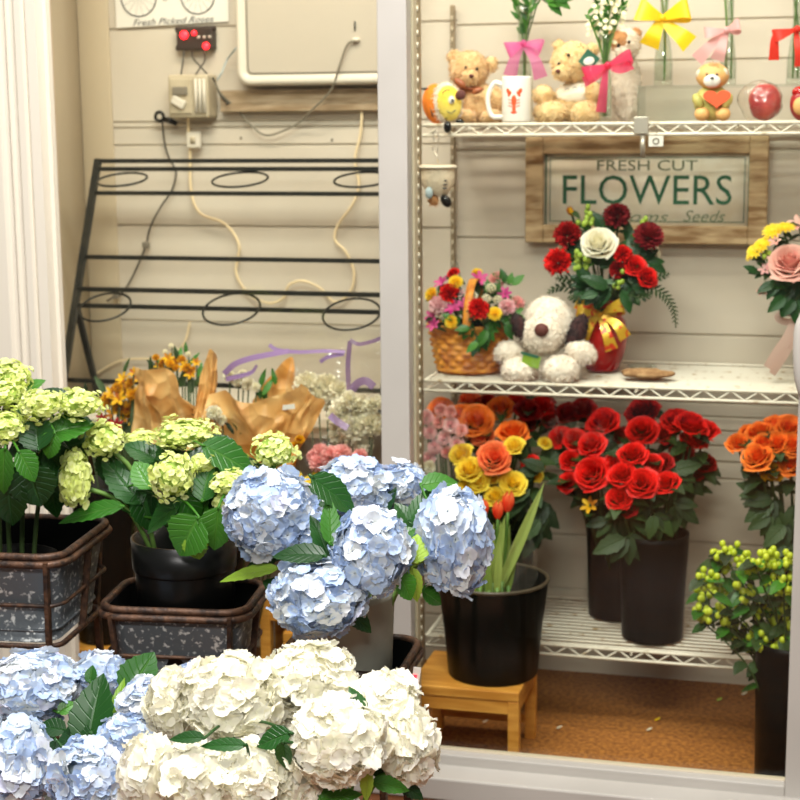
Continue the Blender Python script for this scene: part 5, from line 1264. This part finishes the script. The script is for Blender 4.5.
# bud vases with bows
def bow(t, x, y, loops, tails, w, mat, Y, name='bow'):
    c0 = V(t.location); c = at(x, y, Y); k = ppm(c)
    for (lx, ly, lw) in loops:
        e = at(lx, ly, Y-.012); dv = e-c; ln = dv.length
        def fn(u, v, e=e, dv=dv, ln=ln, lw=lw):
            a = 2*PI*v; along_ = (1-math.cos(a))/2; th = math.sin(a)
            up = dv.cross(FW).normalized(); wd = lw/k*(.25+.75*along_)
            return c+dv*1.12*along_+FW*(-.013*th*along_**.5-.006)+up*((u-.5)*wd*(1+.0*th)+.006*th*along_)-c0
        obj('bow_loop', MB().sheet(fn, 4, 18), mat, t)
    for tl in tails:
        P = smooth_pts([c+FW*-.006]+[at(px_, py_, Y-.014) for px_, py_ in tl], 6); n = len(P)-1
        def ft_(u, v):
            i = min(int(v*n), n-1); p = P[i].lerp(P[i+1], v*n-i); tg = (P[i+1]-P[i]).normalized(); s_ = tg.cross(FW).normalized()
            return p+s_*((u-.5)*w/k*(.45+.75*v))+FW*(.004*math.sin(v*7))-c0
        obj('bow_tail', MB().sheet(ft_, 3, n), mat, t)
    obj('bow_knot', MB().ell(c-c0-FW*.010, (.0065, .0065, .0075), seg=12, ring=8), mat, t)
def bud_vase(label, x, base_z, Y, ytop, rpx, yneck, rneck):
    b = spot(x, Y, base_z); k = ppm(b); yb = px(b)[1]; t = thing('bud_vase', label, 'vase', b, 'clear bud vases on the top shelf')
    H = (yb-ytop)/k; hn = (yb-yneck)/k; r = rpx/k; rn = rneck/k
    pr_ = [(0, 0), (r*.92, 0), (r, .006), (r*1.0, hn*.45), (r*.72, hn*.8), (rn, hn), (rn*1.02, H*.92), (rn*1.35, H), (rn*1.25, H), (rn*.86, H*.9), (rn*.86, hn), (r*.64, hn*.8), (r*.90, hn*.45), (r*.88, .012), (0, .010)]
    obj('glass_body', MB().lathe(pr_, 28), m_clear, t); return t, b, H
def vase_stems(t, b, pts, label, cat, name, mat=None, lm=m_leaf, fl=None, group='sprigs in the bud vases', leaf_n=10, Y=3.6, ln=.03):
    w = along(pts, lambda q: q[0])
    for (x, y), ww in zip(pts, w):
        f = V(b)+V((rnd.uniform(-.006, .006), rnd.uniform(-.006, .006), .012)); s_ = thing(name, label+(', '+ww+' stem' if len(pts) > 1 else ''), cat, f, group)
        e = at(x, y, Y+rnd.uniform(-.02, .02))-f; P = smooth_pts([(0, 0, 0), (e.x*.12, e.y*.12, e.z*.55), e], 8); obj('stem', MB().tube(P, .0021, 6), m_stem, s_)
        for j in range(leaf_n):
            q = P[-1-int(j*.5)]; a = rnd.uniform(0, 6.28); mb = MB(); mb.tint = rnd.random()
            mb.petal(q, (math.cos(a)*.7, math.sin(a)*.7-.2, .75), (0, -1, .3), ln*rnd.uniform(.7, 1.3), ln*.32, bend=-.4, nu=2, nv=7, shape='leaf', fold=.2); obj('leaf', mb, lm, s_)
        if fl:
            for j in range(9):
                a = rnd.uniform(0, 6.28); q = P[-1-rnd.randrange(4)]+V((math.cos(a)*.018, math.sin(a)*.014, rnd.uniform(-.01, .02)))
                put_bloom(s_, 'daisy', fl, q, .0062, (math.cos(a)*.4, -1, .5), 'blossom')
riser_z = None
t, b, H = bud_vase('clear bud vase with an orchid pink organza bow behind the mug', 523, Z1+.004, 3.63, 8, 10, 48, 5.5)
bow(t, 523, 44, [(508, 50, 16), (540, 48, 14)], [[(515, 58), (510, 76)], [(534, 58), (541, 78)]], 12, m_organza, 3.60)
vase_stems(t, b, [(517, -6), (525, -12), (532, -8)], 'green leafy stem in the vase behind the mug', 'greenery', 'green_stem', leaf_n=14, Y=3.63)
hang_leaves(V(b)+V((0, 0, .16)), .01, ((548, 3, 3.62, 10, 20), (556, 0, 3.62, 20, 20)), m_leaf, 'green sprig arching right at the top edge, over the mug', 'sprigs in the bud vases')
t, b, H = bud_vase('clear bud vase with a hot pink bow beside the second teddy', 605, Z1+.004, 3.46, 36, 6.5, 52, 5.2)
bow(t, 607, 66, [(586, 74, 15), (629, 58, 13)], [[(604, 84), (601, 112)], [(620, 70), (632, 64)], [(597, 76), (584, 82)]], 9, m_hotorganza, 3.435)
vase_stems(t, b, [(588, 14), (597, 4), (604, 12), (611, -2), (618, 10), (623, 6), (607, 24), (595, 22)], 'white filler flower sprig in the hot pink bow vase', 'filler flower', 'filler_sprig', fl=f_filler, leaf_n=7, Y=3.46, ln=.022)
# clear riser box
YR = 3.60
a, b2 = spot(637, YR-.04, Z1+.004), spot(812, YR-.04, Z1+.004); rz_ = at(670, 85.5, YR-.04).z
t = thing('acrylic_riser', 'clear acrylic riser box carrying three bud vases', 'riser', (a.x, YR-.04, Z1+.003)); w_, h_, d_ = b2.x-a.x, rz_-Z1-.003, .13
mb = MB().box((w_/2, d_/2, h_-.002), (w_, d_, .004)); obj('top_panel', mb, m_acryl, t, smooth=False)
for x in (.002, w_-.002): obj('side_panel', MB().box((x, d_/2, (h_-.004)/2), (.004, d_, h_-.004)), m_acryl, t, smooth=False)
obj('front_panel', MB().box((w_*.2, .002, (h_-.004)/2), (w_*.39, .004, h_-.004)), m_acryl, t, smooth=False)
rz_ += .001
t, b, H = bud_vase('clear bud vase with a yellow satin bow on the riser', 663, rz_, 3.62, -4, 9.5, 34, 4.2)
bow(t, 662, 19, [(640, 10, 24), (686, 11, 22)], [[(655, 32), (649, 46)], [(676, 32), (690, 44)]], 17, m_rib['yellow'], 3.59)
vase_stems(t, b, [(660, -16), (667, -14)], 'green stem in the yellow bow vase', 'greenery', 'green_stem', leaf_n=5, Y=3.62)
t, b, H = bud_vase('clear bud vase with a pale pink bow behind the bear figurine', 728, rz_, 3.62, -6, 8, 36, 4)
bow(t, 726, 31, [(706, 33, 11), (738, 27, 13)], [[(712, 44), (697, 60)], [(722, 46), (717, 60)]], 12, m_rib['pink'], 3.59)
vase_stems(t, b, [(724, -14), (731, -12)], 'green stem in the pale pink bow vase', 'greenery', 'green_stem', leaf_n=6, Y=3.62)
t, b, H = bud_vase('clear bud vase with a red bow at the far right of the riser', 795, rz_, 3.62, -4, 9, 34, 4.4)
bow(t, 796, 30, [(775, 36, 12), (815, 30, 12)], [[(776, 36), (774, 60)], [(798, 46), (800, 66)]], 9, m_rib['red'], 3.59)
vase_stems(t, b, [(791, -14), (798, -12)], 'green stem in the red bow vase', 'greenery', 'green_stem', leaf_n=6, Y=3.62)
# bear figurine
YF = 3.47
t = thing('bear_figurine', 'small olive bear figurine holding an orange red heart', 'figurine', spot(712, YF, Z1+.004))
pell(t, 'body', 712, 103, 18, 18, YF, 14, m_clay, amp=.01); pell(t, 'head', 712.5, 76, 16.5, 13, YF-.01, 13, m_figtan, amp=.01); pell(t, 'muzzle', 712, 81, 8.5, 6.8, YF-.034, 5, m_paper, amp=0)
for x, y in ((701, 72), (723, 71)): pell(t, 'ear', x, y+2, 5, 5, YF-.02, 3, m_cream, amp=0)
pell(t, 'hat', 713, 68.5, 9, 5.5, YF-.012, 9, m_brownplush, amp=0); pell(t, 'nose', 712, 78, 1.8, 1.2, YF-.046, 1, m_eye, amp=0)
for x in (707, 717): pell(t, 'eye', x, 74.5, 1.2, 1.3, YF-.037, 1, m_eye, amp=0)
mb = MB(); c = at(717, 98, YF-.036)-V(t.location); k = ppm(c+V(t.location)); ids = [[], []]
for s_, yy in enumerate((-.006, .006)):
    for j in range(32):
        a = 2*PI*j/32; ids[s_].append(mb.vert(c+V((16*math.sin(a)**3*.85/k, yy, (13*math.cos(a)-5*math.cos(2*a)-2*math.cos(3*a)-math.cos(4*a))*.62/k))))
mb.grid(ids, True); mb.f.append(tuple(ids[0])); mb.f.append(tuple(ids[1][::-1])); obj('heart', mb, m_figor, t, smooth=False, bevel=.002)
for x, y in ((702, 114), (723, 114)): pell(t, 'foot', x, y, 7.5, 7, YF-.025, 8, m_figtan, amp=.01)
for x, a in ((698, 30), (727, -30)): pell(t, 'paw', x, 101, 5, 8, YF-.028, 6, m_clay, a, amp=.01)
# red wrapped gift
YF = 3.48
t = thing('wrapped_gift', 'rounded red foil gift in clear wrap right of the bear figurine', 'gift', spot(763, YF, Z1+.004))
pell(t, 'gift_box', 765, 102, 16, 18.5, YF, 15, m_redfoil, amp=.03, lump=.1); pell(t, 'clear_wrap', 760, 101.5, 22, 20.5, YF-.004, 18, m_cello, amp=.06, lump=.12)
t = thing('red_ornament', 'round red ornament with a tan patch at the right edge of the top shelf', 'ornament', spot(803, YF, Z1+.004))
pell(t, 'ball', 803, 104, 13, 17, YF, 12, m_redfoil, amp=0); pell(t, 'patch', 801, 106, 8, 9, YF-.02, 5, m_figtan, amp=0); pell(t, 'cap', 800, 92, 8, 6, YF-.005, 7, m_redvase, amp=0)

# ------------------------------------------------------------------ middle shelf
YB = 3.53
b = spot(469, YB, Z2+.004); k = ppm(b); t = thing('flower_basket', 'honey wicker basket full of mixed small flowers on the middle shelf', 'basket', b)
hb, r0, r1 = 46/k, 31/k, 40/k; c_bask = V(b)
mb = MB(); rows = []; nr, ns = 40, 96
for i in range(nr+1):
    v = i/nr; row = []
    for j in range(ns):
        a = 2*PI*j/ns; R_ = r0+(r1-r0)*v
        rowk = int(v*8); s_ = math.sin(a*14+(PI if rowk % 2 else 0)); f_ = (v*8) % 1
        wv = .0050*s_*math.sin(PI*f_)+.0026*math.sin(PI*f_)
        if v < .10 or v > .86: wv = .004*math.sin(PI*min(1, (v/.10 if v < .1 else (v-.86)/.14)))
        row.append(mb.vert(((R_+wv)*math.cos(a), (R_+wv)*math.sin(a)*.78, v*hb)))
    rows.append(row)
mb.grid(rows, True); mb.f.append(tuple(rows[0][::-1])); obj('woven_side', mb, m_wick, t)
obj('rim', MB().tube([(r1*1.02*math.cos(a*PI/24), r1*.80*math.sin(a*PI/24), hb) for a in range(48)], .0055, 8, closed=True), m_wick, t)
obj('moss_filling', MB().ell((0, 0, hb*.9), (r1*.93, r1*.72, .02), amp=.1), m_inside, t)
def hpt(a): return V((.013, -.085*math.cos(a), hb*.9+(.115)*math.sin(a)))
mb = MB().sheet(lambda u, v: hpt(v*PI)+V(((u-.5)*.018, 0, 0)), 2, 24); obj('handle', mb, m_wick, t, solid=.003)
def z3(a, b): return 415+a/4.21, 255+b/4.21
def zone(x, y, cx_, cy_, w, h):
    hx = 'left' if x < cx_-w/6 else 'right' if x > cx_+w/6 else 'middle'; hy = 'upper' if y < cy_-h/6 else 'lower' if y > cy_+h/6 else 'centre'; return hy+' '+hx
fb = V((c_bask.x, c_bask.y, c_bask.z+hb*.75))
BF = [((160, 72), 24, 'rose', f_red, 'small red rose topmost in the flower basket', 'red_rose', 3.54), ((108, 112), 36, 'alstro', f_mag, 'magenta alstroemeria at the upper left of the basket', 'alstroemeria', 3.53), ((172, 118), 32, 'mum', f_yel, 'yellow button mum at the upper left of the basket', 'button_mum', 3.49),
      ((75, 170), 34, 'mum', f_yel, 'yellow button mum at the left side of the basket', 'button_mum', 3.5), ((145, 163), 46, 'carnation', f_red, 'red carnation at the upper left of the basket', 'carnation', 3.48), ((100, 212), 42, 'carnation', f_pink, 'pink carnation at the left of the basket', 'carnation', 3.47),
      ((160, 218), 38, 'alstro', f_mag, 'magenta alstroemeria at the centre of the basket', 'alstroemeria', 3.46), ((205, 205), 30, 'alstro', f_mag, 'magenta alstroemeria left of the basket handle', 'alstroemeria', 3.48), ((70, 255), 34, 'alstro', f_mag, 'magenta alstroemeria at the left rim of the basket', 'alstroemeria', 3.47), ((75, 292), 30, 'alstro', f_mag, 'magenta alstroemeria drooping lowest over the basket rim', 'alstroemeria', 3.455),
      ((155, 282), 30, 'mum', f_yel, 'yellow button mum just above the basket rim at left', 'button_mum', 3.45), ((268, 226), 46, 'carnation', f_red, 'red carnation in front of the basket handle', 'carnation', 3.43), ((335, 250), 32, 'mum', f_yel, 'yellow button mum right of the basket handle', 'button_mum', 3.45), ((388, 220), 38, 'carnation', f_pink, 'pink carnation at the right of the basket', 'carnation', 3.48),
      ((430, 204), 34, 'carnation', f_salmon, 'coral pink carnation at the far right of the basket', 'carnation', 3.5), ((378, 160), 30, 'alstro', f_mag, 'magenta alstroemeria at the upper right of the basket', 'alstroemeria', 3.5), ((345, 105), 36, 'carnation', f_salmon, 'coral carnation at the upper right of the basket', 'carnation', 3.53), ((275, 97), 40, 'alstro', f_mag, 'magenta alstroemeria at the top of the basket', 'alstroemeria', 3.55),
      ((262, 78), 24, 'mum', f_yel, 'yellow button mum at the top of the basket', 'button_mum', 3.58), ((235, 172), 26, 'rose', f_cream, 'cream rosebud at the middle of the basket', 'rosebud', 3.5), ((320, 140), 24, 'pom', f_filler, 'pale filler flower upper right of the basket handle', 'filler_flower', 3.5), ((300, 185), 22, 'pom', f_filler, 'pale filler flower right of the basket handle', 'filler_flower', 3.48), ((350, 190), 22, 'pom', f_filler, 'pale filler flower between the pink carnations', 'filler_flower', 3.49),
      ((190, 160), 22, 'alstro', f_pink, 'pink alstroemeria between red carnation and handle', 'alstroemeria', 3.49), ((120, 250), 26, 'pom', f_filler, 'pale filler flower at the left of the basket', 'filler_flower', 3.47)]
for (zx, zy), r, kd, m, lab, nm, Y in BF:
    x, y = z3(zx, zy); cut_flower(nm, lab, nm.replace('_', ' '), x, y, r/4.21, Y, kd, m, (fb.x+rnd.uniform(-.03, .03), fb.y+rnd.uniform(-.02, .02), fb.z), 'mixed flowers in the wicker basket', leaves=2, ln=.028)
hang_leaves(fb, .02, ((478, 342, 3.43, 265, 18), (487, 330, 3.44, 290, 18), (506, 325, 3.46, 340, 20), (515, 318, 3.47, 10, 20), (512, 285, 3.52, 90, 16), (470, 328, 3.44, 230, 16), (498, 300, 3.5, 60, 18), (456, 320, 3.45, 200, 16), (446, 300, 3.5, 150, 16), (492, 318, 3.46, 300, 18)), m_leaf, 'green leaf sprig in the flower basket', 'leaf sprigs in the basket')
t = thing('card_holder', 'clear forked card pick standing at the back of the basket', 'card holder', fb+V((-.01, .04, 0))); c0 = V(t.location)
pk = [at(x, y, 3.58)-c0 for x, y in ((462, 286), (457, 262), (451, 262), (455, 284))]
obj('fork', MB().tube([V((0, 0, 0)), at(459, 290, 3.58)-c0], .0016, 6), m_greybox, t); obj('frame', MB().tube(pk, .0016, 6, closed=True), m_greybox, t); obj('bar', MB().tube([pk[0].lerp(pk[1], .4), pk[3].lerp(pk[2], .4)], .0014, 6), m_greybox, t); obj('bar', MB().tube([pk[0].lerp(pk[1], .75), pk[3].lerp(pk[2], .75)], .0014, 6), m_greybox, t)

# white plush puppy
YP = 3.485
t = thing('plush_puppy', 'white plush puppy with dark ears and a brown nose on the middle shelf', 'plush dog', spot(543, YP, Z2+.004))
pell(t, 'body', 545, 358, 25, 25, YP+.02, 20, m_plush, amp=.05); pell(t, 'head', 549, 322, 24, 26, YP+.005, 22, m_plush, 25, amp=.05)
pell(t, 'muzzle', 541, 334, 21.5, 18.5, YP-.034, 15, m_plush, amp=.05); pell(t, 'nose', 541.5, 330, 7.2, 6.8, YP-.067, 5, m_nose, amp=.02)
pell(t, 'ear', 520, 327, 7, 15, YP-.04, 9, m_dkplush, 25, label='dark brown hanging ear'); pell(t, 'ear', 577, 333, 9, 20, YP-.012, 9, m_dkplush, -20, label='dark brown hanging ear')
pell(t, 'arm', 510, 352, 16, 11.5, YP-.02, 12, m_plush, 12, amp=.05); pell(t, 'arm', 581, 352, 16, 11.5, YP-.02, 12, m_plush, -22, amp=.05)
pell(t, 'leg', 519, 370, 17, 13, YP-.045, 18, m_plush, amp=.05); pell(t, 'leg', 561, 369.5, 18, 14.5, YP-.045, 18, m_plush, amp=.05)
for x, y in ((541, 317), (553, 317)): pell(t, 'stitched_eye', x-1, y, .8, 1.2, YP-.046, .8, m_cream, amp=0)
c = at(531, 361, YP-.068); obj('green_tag', MB().box(c-V(t.location), (.040, .002, .026), Matrix.Rotation(.22, 3, 'Y')), m_leafl, t, smooth=False, label='lime green sewn tag')
obj('tag_edge', MB().box(c-V(t.location)+V((-.003, -.001, .0135)), (.040, .003, .005), Matrix.Rotation(.22, 3, 'Y')), m_tagg, t, smooth=False)

# red vase with its gold bow
YV = 3.60
b = spot(602, YV, Z2+.004); k = ppm(b); t = thing('red_vase', 'glossy red vase with a gold and red bow on the middle shelf', 'vase', b); hv = 70/k
pv = [(0, 0), (15, 0), (17, 2), (23, 18), (25.5, 34), (23, 50), (15, 62), (12.5, 66), (15, 71), (13.8, 71), (11.3, 66), (13, 61), (21, 49), (23.5, 34), (21, 18), (14, 4), (0, 4)]
obj('vase_body', MB().lathe([(r/k, z/k) for r, z in pv], 40), m_redvase, t)
bow(t, 600, 313, [(579, 309, 15), (621, 307, 15)], [[(590, 324), (582, 340)], [(606, 332), (612, 350)], [(616, 324), (626, 338)], [(592, 308), (576, 302)]], 11, m_gold, YV-.06)
fv = V((b.x, b.y, b.z+.10))
def zv(a, b): return 530+a/4.444, 200+b/4.444
VF = [((303, 185), 72, 'rose', f_cream, 'large white rose at the centre of the red vase arrangement', 'white_rose', 3.50), ((165, 155), 58, 'carnation', f_dred, 'dark red carnation at the upper left of the red vase', 'carnation', 3.54), ((385, 72), 58, 'carnation', f_maroon, 'maroon carnation topmost above the white rose', 'carnation', 3.58), ((525, 168), 66, 'mum', f_maroon, 'maroon chrysanthemum at the upper right of the red vase', 'chrysanthemum', 3.55),
      ((122, 275), 60, 'carnation', f_red, 'bright red carnation at the far left of the red vase', 'carnation', 3.52), ((410, 240), 42, 'carnation', f_red, 'red carnation right of the white rose', 'carnation', 3.51), ((468, 288), 44, 'rose', f_red, 'red rose right of the white rose, upper of two', 'red_rose', 3.51), ((525, 342), 46, 'rose', f_red, 'red rose lowest at the right of the red vase', 'red_rose', 3.51), ((392, 308), 40, 'carnation', f_dred, 'dark red carnation below the white rose', 'carnation', 3.51),
      ((165, 205), 44, 'rose', f_cream, 'white rose half hidden behind the red carnations at left', 'white_rose', 3.57), ((180, 52), 24, 'tulip', f_amber, 'small amber bud at the top left of the red vase', 'flower_bud', 3.57), ((540, 225), 38, 'rose', f_cream, 'white bloom peeping under the maroon chrysanthemum', 'white_rose', 3.58), ((320, 460), 26, 'carnation', f_red, 'small red bloom just above the gold bow', 'carnation', 3.53), ((330, 95), 34, 'carnation', f_maroon, 'maroon carnation behind the white rose', 'carnation', 3.6)]
for (zx, zy), r, kd, m, lab, nm, Y in VF:
    x, y = zv(zx, zy); cut_flower(nm, lab, nm.replace('_', ' '), x, y, r/4.444*1.05, Y, kd, m, (fv.x+rnd.uniform(-.01, .01), fv.y+rnd.uniform(-.01, .01), fv.z), 'flowers in the red vase', leaves=2, ln=.03)
def bud_sprig(x, y, Y, f, lab, group, n=10, r=.006, mat=None, spread=.02):
    ff = V(f)+V((rnd.uniform(-.008, .008), rnd.uniform(-.008, .008), 0)); t = thing('bud_sprig', lab, 'bud sprig', ff, group); e = at(x, y, Y)-ff
    P = smooth_pts([(0, 0, 0), e*.6+V((0, 0, .01)), e], 6); obj('stem', MB().tube(P, .0018, 6), m_stem, t)
    for j in range(n):
        a = rnd.uniform(0, 6.28); c = e+V((spread*rnd.random()*math.cos(a), spread*rnd.random()*math.sin(a), rnd.uniform(-spread, spread))); obj('bud', MB().ell(c, (r, r, r*1.25), seg=10, ring=7), mat or f_budg, t)
    for j in range(4):
        a = rnd.uniform(0, 6.28); mb = MB(); mb.tint = rnd.random(); mb.petal(P[-3], (math.cos(a), math.sin(a)-.4, .4), (0, -1, .5), .03, .012, nu=1, nv=5, shape='leaf', bend=-.3); obj('leaf', mb, m_leaf, t)
bud_sprig(*zv(252, 72), 3.56, fv, 'green bud sprig left of the top maroon carnation', 'bud sprigs in the red vase'); bud_sprig(*zv(222, 268), 3.5, fv, 'green bud sprig below the white rose at left', 'bud sprigs in the red vase', 14); bud_sprig(*zv(510, 118), 3.57, fv, 'green bud sprig above the maroon chrysanthemum', 'bud sprigs in the red vase', 8); bud_sprig(*zv(390, 355), 3.5, fv, 'green bud sprig low among the red vase flowers', 'bud sprigs in the red vase', 7, .005)
def frond(pts, f, lab, group, mat, ln=.022, n=26, w=.2):
    ff = V(f); t = thing('fern_frond', lab, 'fern', ff, group); P = smooth_pts([(0, 0, 0)]+[at(*q)-ff for q in pts], 10); obj('stem', MB().tube(P, .0014, 5), m_stem2, t)
    m0 = int(len(P)*.3); mb = MB()
    for j in range(n):
        i = m0+int((len(P)-m0-2)*j/n); tg = (P[i+1]-P[i]).normalized(); sd = tg.cross(FW).normalized()*(1 if j % 2 else -1); l_ = ln*(1-.6*j/n); mb.tint = rnd.random()
        mb.petal(P[i], tg*.7+sd*.9+V((0, rnd.uniform(-.3, .3), 0)), -FW, l_, l_*.32, bend=-.3, nu=1, nv=5, shape='leaf')
    obj('leaflets', mb, mat, t)
gf = 'fern fronds in the red vase'
frond([(585, 295, 3.55), (562, 287, 3.52), (547, 293, 3.5)], fv, 'fern frond reaching left over the plush puppy', gf, m_leafr); frond([(590, 290, 3.55), (570, 280, 3.52), (555, 278, 3.5)], fv, 'short fern frond above the left reaching one', gf, m_leafr)
frond([(635, 288, 3.53), (660, 292, 3.5), (673, 308, 3.49), (676, 328, 3.49)], fv, 'long fern frond drooping right of the red vase', gf, m_leafr); frond([(635, 282, 3.54), (655, 278, 3.52), (670, 274, 3.52)], fv, 'fern frond reaching right above the drooping one', gf, m_leafr)
frond([(600, 296, 3.52), (580, 300, 3.48), (568, 296, 3.47)], fv, 'fern frond hanging low at the left of the vase neck', gf, m_leafr); frond([(620, 296, 3.52), (640, 298, 3.48), (652, 294, 3.47)], fv, 'fern frond hanging low at the right of the vase neck', gf, m_leafr)
hang_leaves(fv, .01, ((590, 285, 3.5, 170, 26), (608, 288, 3.49, 200, 28), (622, 290, 3.5, 340, 28), (600, 268, 3.53, 90, 28), (625, 262, 3.54, 60, 26), (580, 262, 3.54, 140, 24), (605, 232, 3.58, 80, 24), (635, 245, 3.57, 40, 24), (598, 293, 3.48, 240, 22), (632, 284, 3.5, 10, 24), (585, 246, 3.56, 130, 22), (648, 262, 3.55, 20, 22)), m_leafd, 'dark green leaf sprig among the red vase flowers', 'leaf sprigs in the red vase')
# bark ring
YQ = 3.50
b = spot(647, YQ, Z2+.004); k = ppm(b)
t = thing('bark_slab', 'flat oval piece of brown bark lying on the middle shelf', 'bark piece', b)
obj('slab', MB().ell((0, 0, .011), (27/k, .034, .011), amp=.25, fs=40, seg=36, ring=12), m_slice, t)
b = spot(640, 3.62, Z2+.004); t = thing('glass_dish', 'small clear glass dish lying behind the bark piece', 'dish', b); obj('bowl', MB().lathe([(0, 0), (.022, 0), (.028, .010), (.026, .010), (.020, .003), (0, .003)], 24), m_clear, t); obj('knob', MB().ell((.03, 0, .008), (.007, .007, .007), seg=12, ring=8), m_clear, t)
# pink and yellow arrangement at the right
YW = 3.54
b = spot(812, YW, Z2+.004); k = ppm(b); t = thing('ribboned_vase', 'pale vase at the right end of the middle shelf with hanging pink ribbon', 'vase', b)
obj('vase_body', MB().lathe([(r/k, z/k) for r, z in ((0, 0), (14, 0), (20, 16), (18, 40), (10, 60), (13, 68), (11, 68), (8, 60), (16, 40), (18, 16), (12, 3), (0, 3))], 32), m_clear, t)
ribbon(t, [(800, 316), (790, 322), (780, 320), (778, 316), (786, 313), (800, 316)], 7, m_rib['pale'], YW-.04, .5); ribbon(t, [(798, 318), (788, 338), (778, 352), (768, 368)], 12, m_rib['pale'], YW-.05, .4); ribbon(t, [(798, 320), (792, 340), (784, 356), (772, 374)], 9, m_rib['pale'], YW-.045, .5)
fw2 = V((b.x, b.y, b.z+.12))
def zr(a, b): return 600+a/4, 200+b/4
for (zx, zy), r, kd, m, lab, nm, Y in [((760, 245), 80, 'rose', f_blush, 'large blush pink rose at the right edge of the middle shelf', 'pink_rose', 3.47), ((620, 205), 37, 'daisy', f_yel, 'yellow daisy at the left of the blush rose', 'daisy', 3.5), ((650, 180), 43, 'daisy', f_yel, 'yellow daisy upper left of the blush rose', 'daisy', 3.5), ((690, 125), 43, 'daisy', f_yel, 'yellow daisy above the blush rose, left one', 'daisy', 3.51), ((740, 112), 43, 'daisy', f_yel, 'yellow daisy above the blush rose, right one', 'daisy', 3.51), ((608, 222), 32, 'daisy', f_yel, 'lowest yellow daisy left of the blush rose', 'daisy', 3.52), ((700, 160), 26, 'alstro', f_blush, 'pale alstroemeria just above the blush rose', 'alstroemeria', 3.49), ((790, 90), 40, 'alstro', f_blush, 'pale alstroemeria topmost at the right edge', 'alstroemeria', 3.52), ((660, 275), 26, 'alstro', f_salmon, 'coral alstroemeria lower left of the blush rose', 'alstroemeria', 3.49), ((655, 358), 28, 'alstro', f_blush, 'drooping pink alstroemeria below the blush rose', 'alstroemeria', 3.49)]:
    x, y = zr(zx, zy); cut_flower(nm, lab, nm.replace('_', ' '), x, y, r/4*1.05, Y, kd, m, (fw2.x, fw2.y, fw2.z), 'pink and yellow flowers at the right edge', leaves=2, ln=.028)
bud_sprig(*zr(655, 245), 3.5, fw2, 'green bud sprig beside the yellow daisies', None, 7, .005)
hang_leaves(fw2, .01, ((775, 283, 3.48, 250, 22), (785, 296, 3.48, 270, 24), (795, 300, 3.48, 280, 26), (790, 285, 3.49, 220, 24), (757, 272, 3.5, 200, 14), (798, 275, 3.5, 300, 24)), m_leafd, 'dark green leaf sprig under the blush rose', 'leaf sprigs under the blush rose')
# ------------------------------------------------------------------ light and camera
def area(name, loc, sx, sy, power, col, rot=(0, 0, 0)):
    l = bpy.data.lights.new(name, 'AREA'); l.shape = 'RECTANGLE'; l.size = sx; l.size_y = sy; l.energy = power; l.color = col
    o = bpy.data.objects.new(name, l); C.objects.link(o); o.location = loc; o.rotation_euler = rot; return o
area('cooler_tube_lamp', (-.55, 3.15, 2.2), 1.7, .12, 12.5, (1, .92, .82))
area('cooler_tube_lamp', (-1.2, 3.12, 2.2), .7, .10, 8.5, (1, .88, .72))
area('shop_ceiling_lamp', (-.6, 1.75, 2.75), 1.5, .5, 72, (1, .98, .95))
area('shop_ceiling_lamp', (-.3, -.6, 2.7), 1.6, .7, 84, (1, .975, .94))
w = bpy.data.worlds.new('shop_light'); bpy.context.scene.world = w; w.use_nodes = True
w.node_tree.nodes['Background'].inputs[0].default_value = (1, .96, .92, 1); w.node_tree.nodes['Background'].inputs[1].default_value = .13
cd = bpy.data.cameras.new('camera'); cam = bpy.data.objects.new('camera', cd); C.objects.link(cam)
cd.sensor_width = 24; cd.lens = 48; cd.clip_start = .05
cam.matrix_world = Matrix(((RT.x, UP.x, -FW.x, 0), (RT.y, UP.y, -FW.y, 0), (RT.z, UP.z, -FW.z, EYE), (0, 0, 0, 1)))
cd.dof.use_dof = True; cd.dof.focus_distance = 2.35; cd.dof.aperture_fstop = 4.5
s = bpy.context.scene; s.camera = cam
s.view_settings.view_transform = 'Standard'; s.view_settings.look = 'None'; s.view_settings.gamma = 1; s.view_settings.exposure = .55
s.cycles.max_bounces = 8; s.cycles.transparent_max_bounces = 24
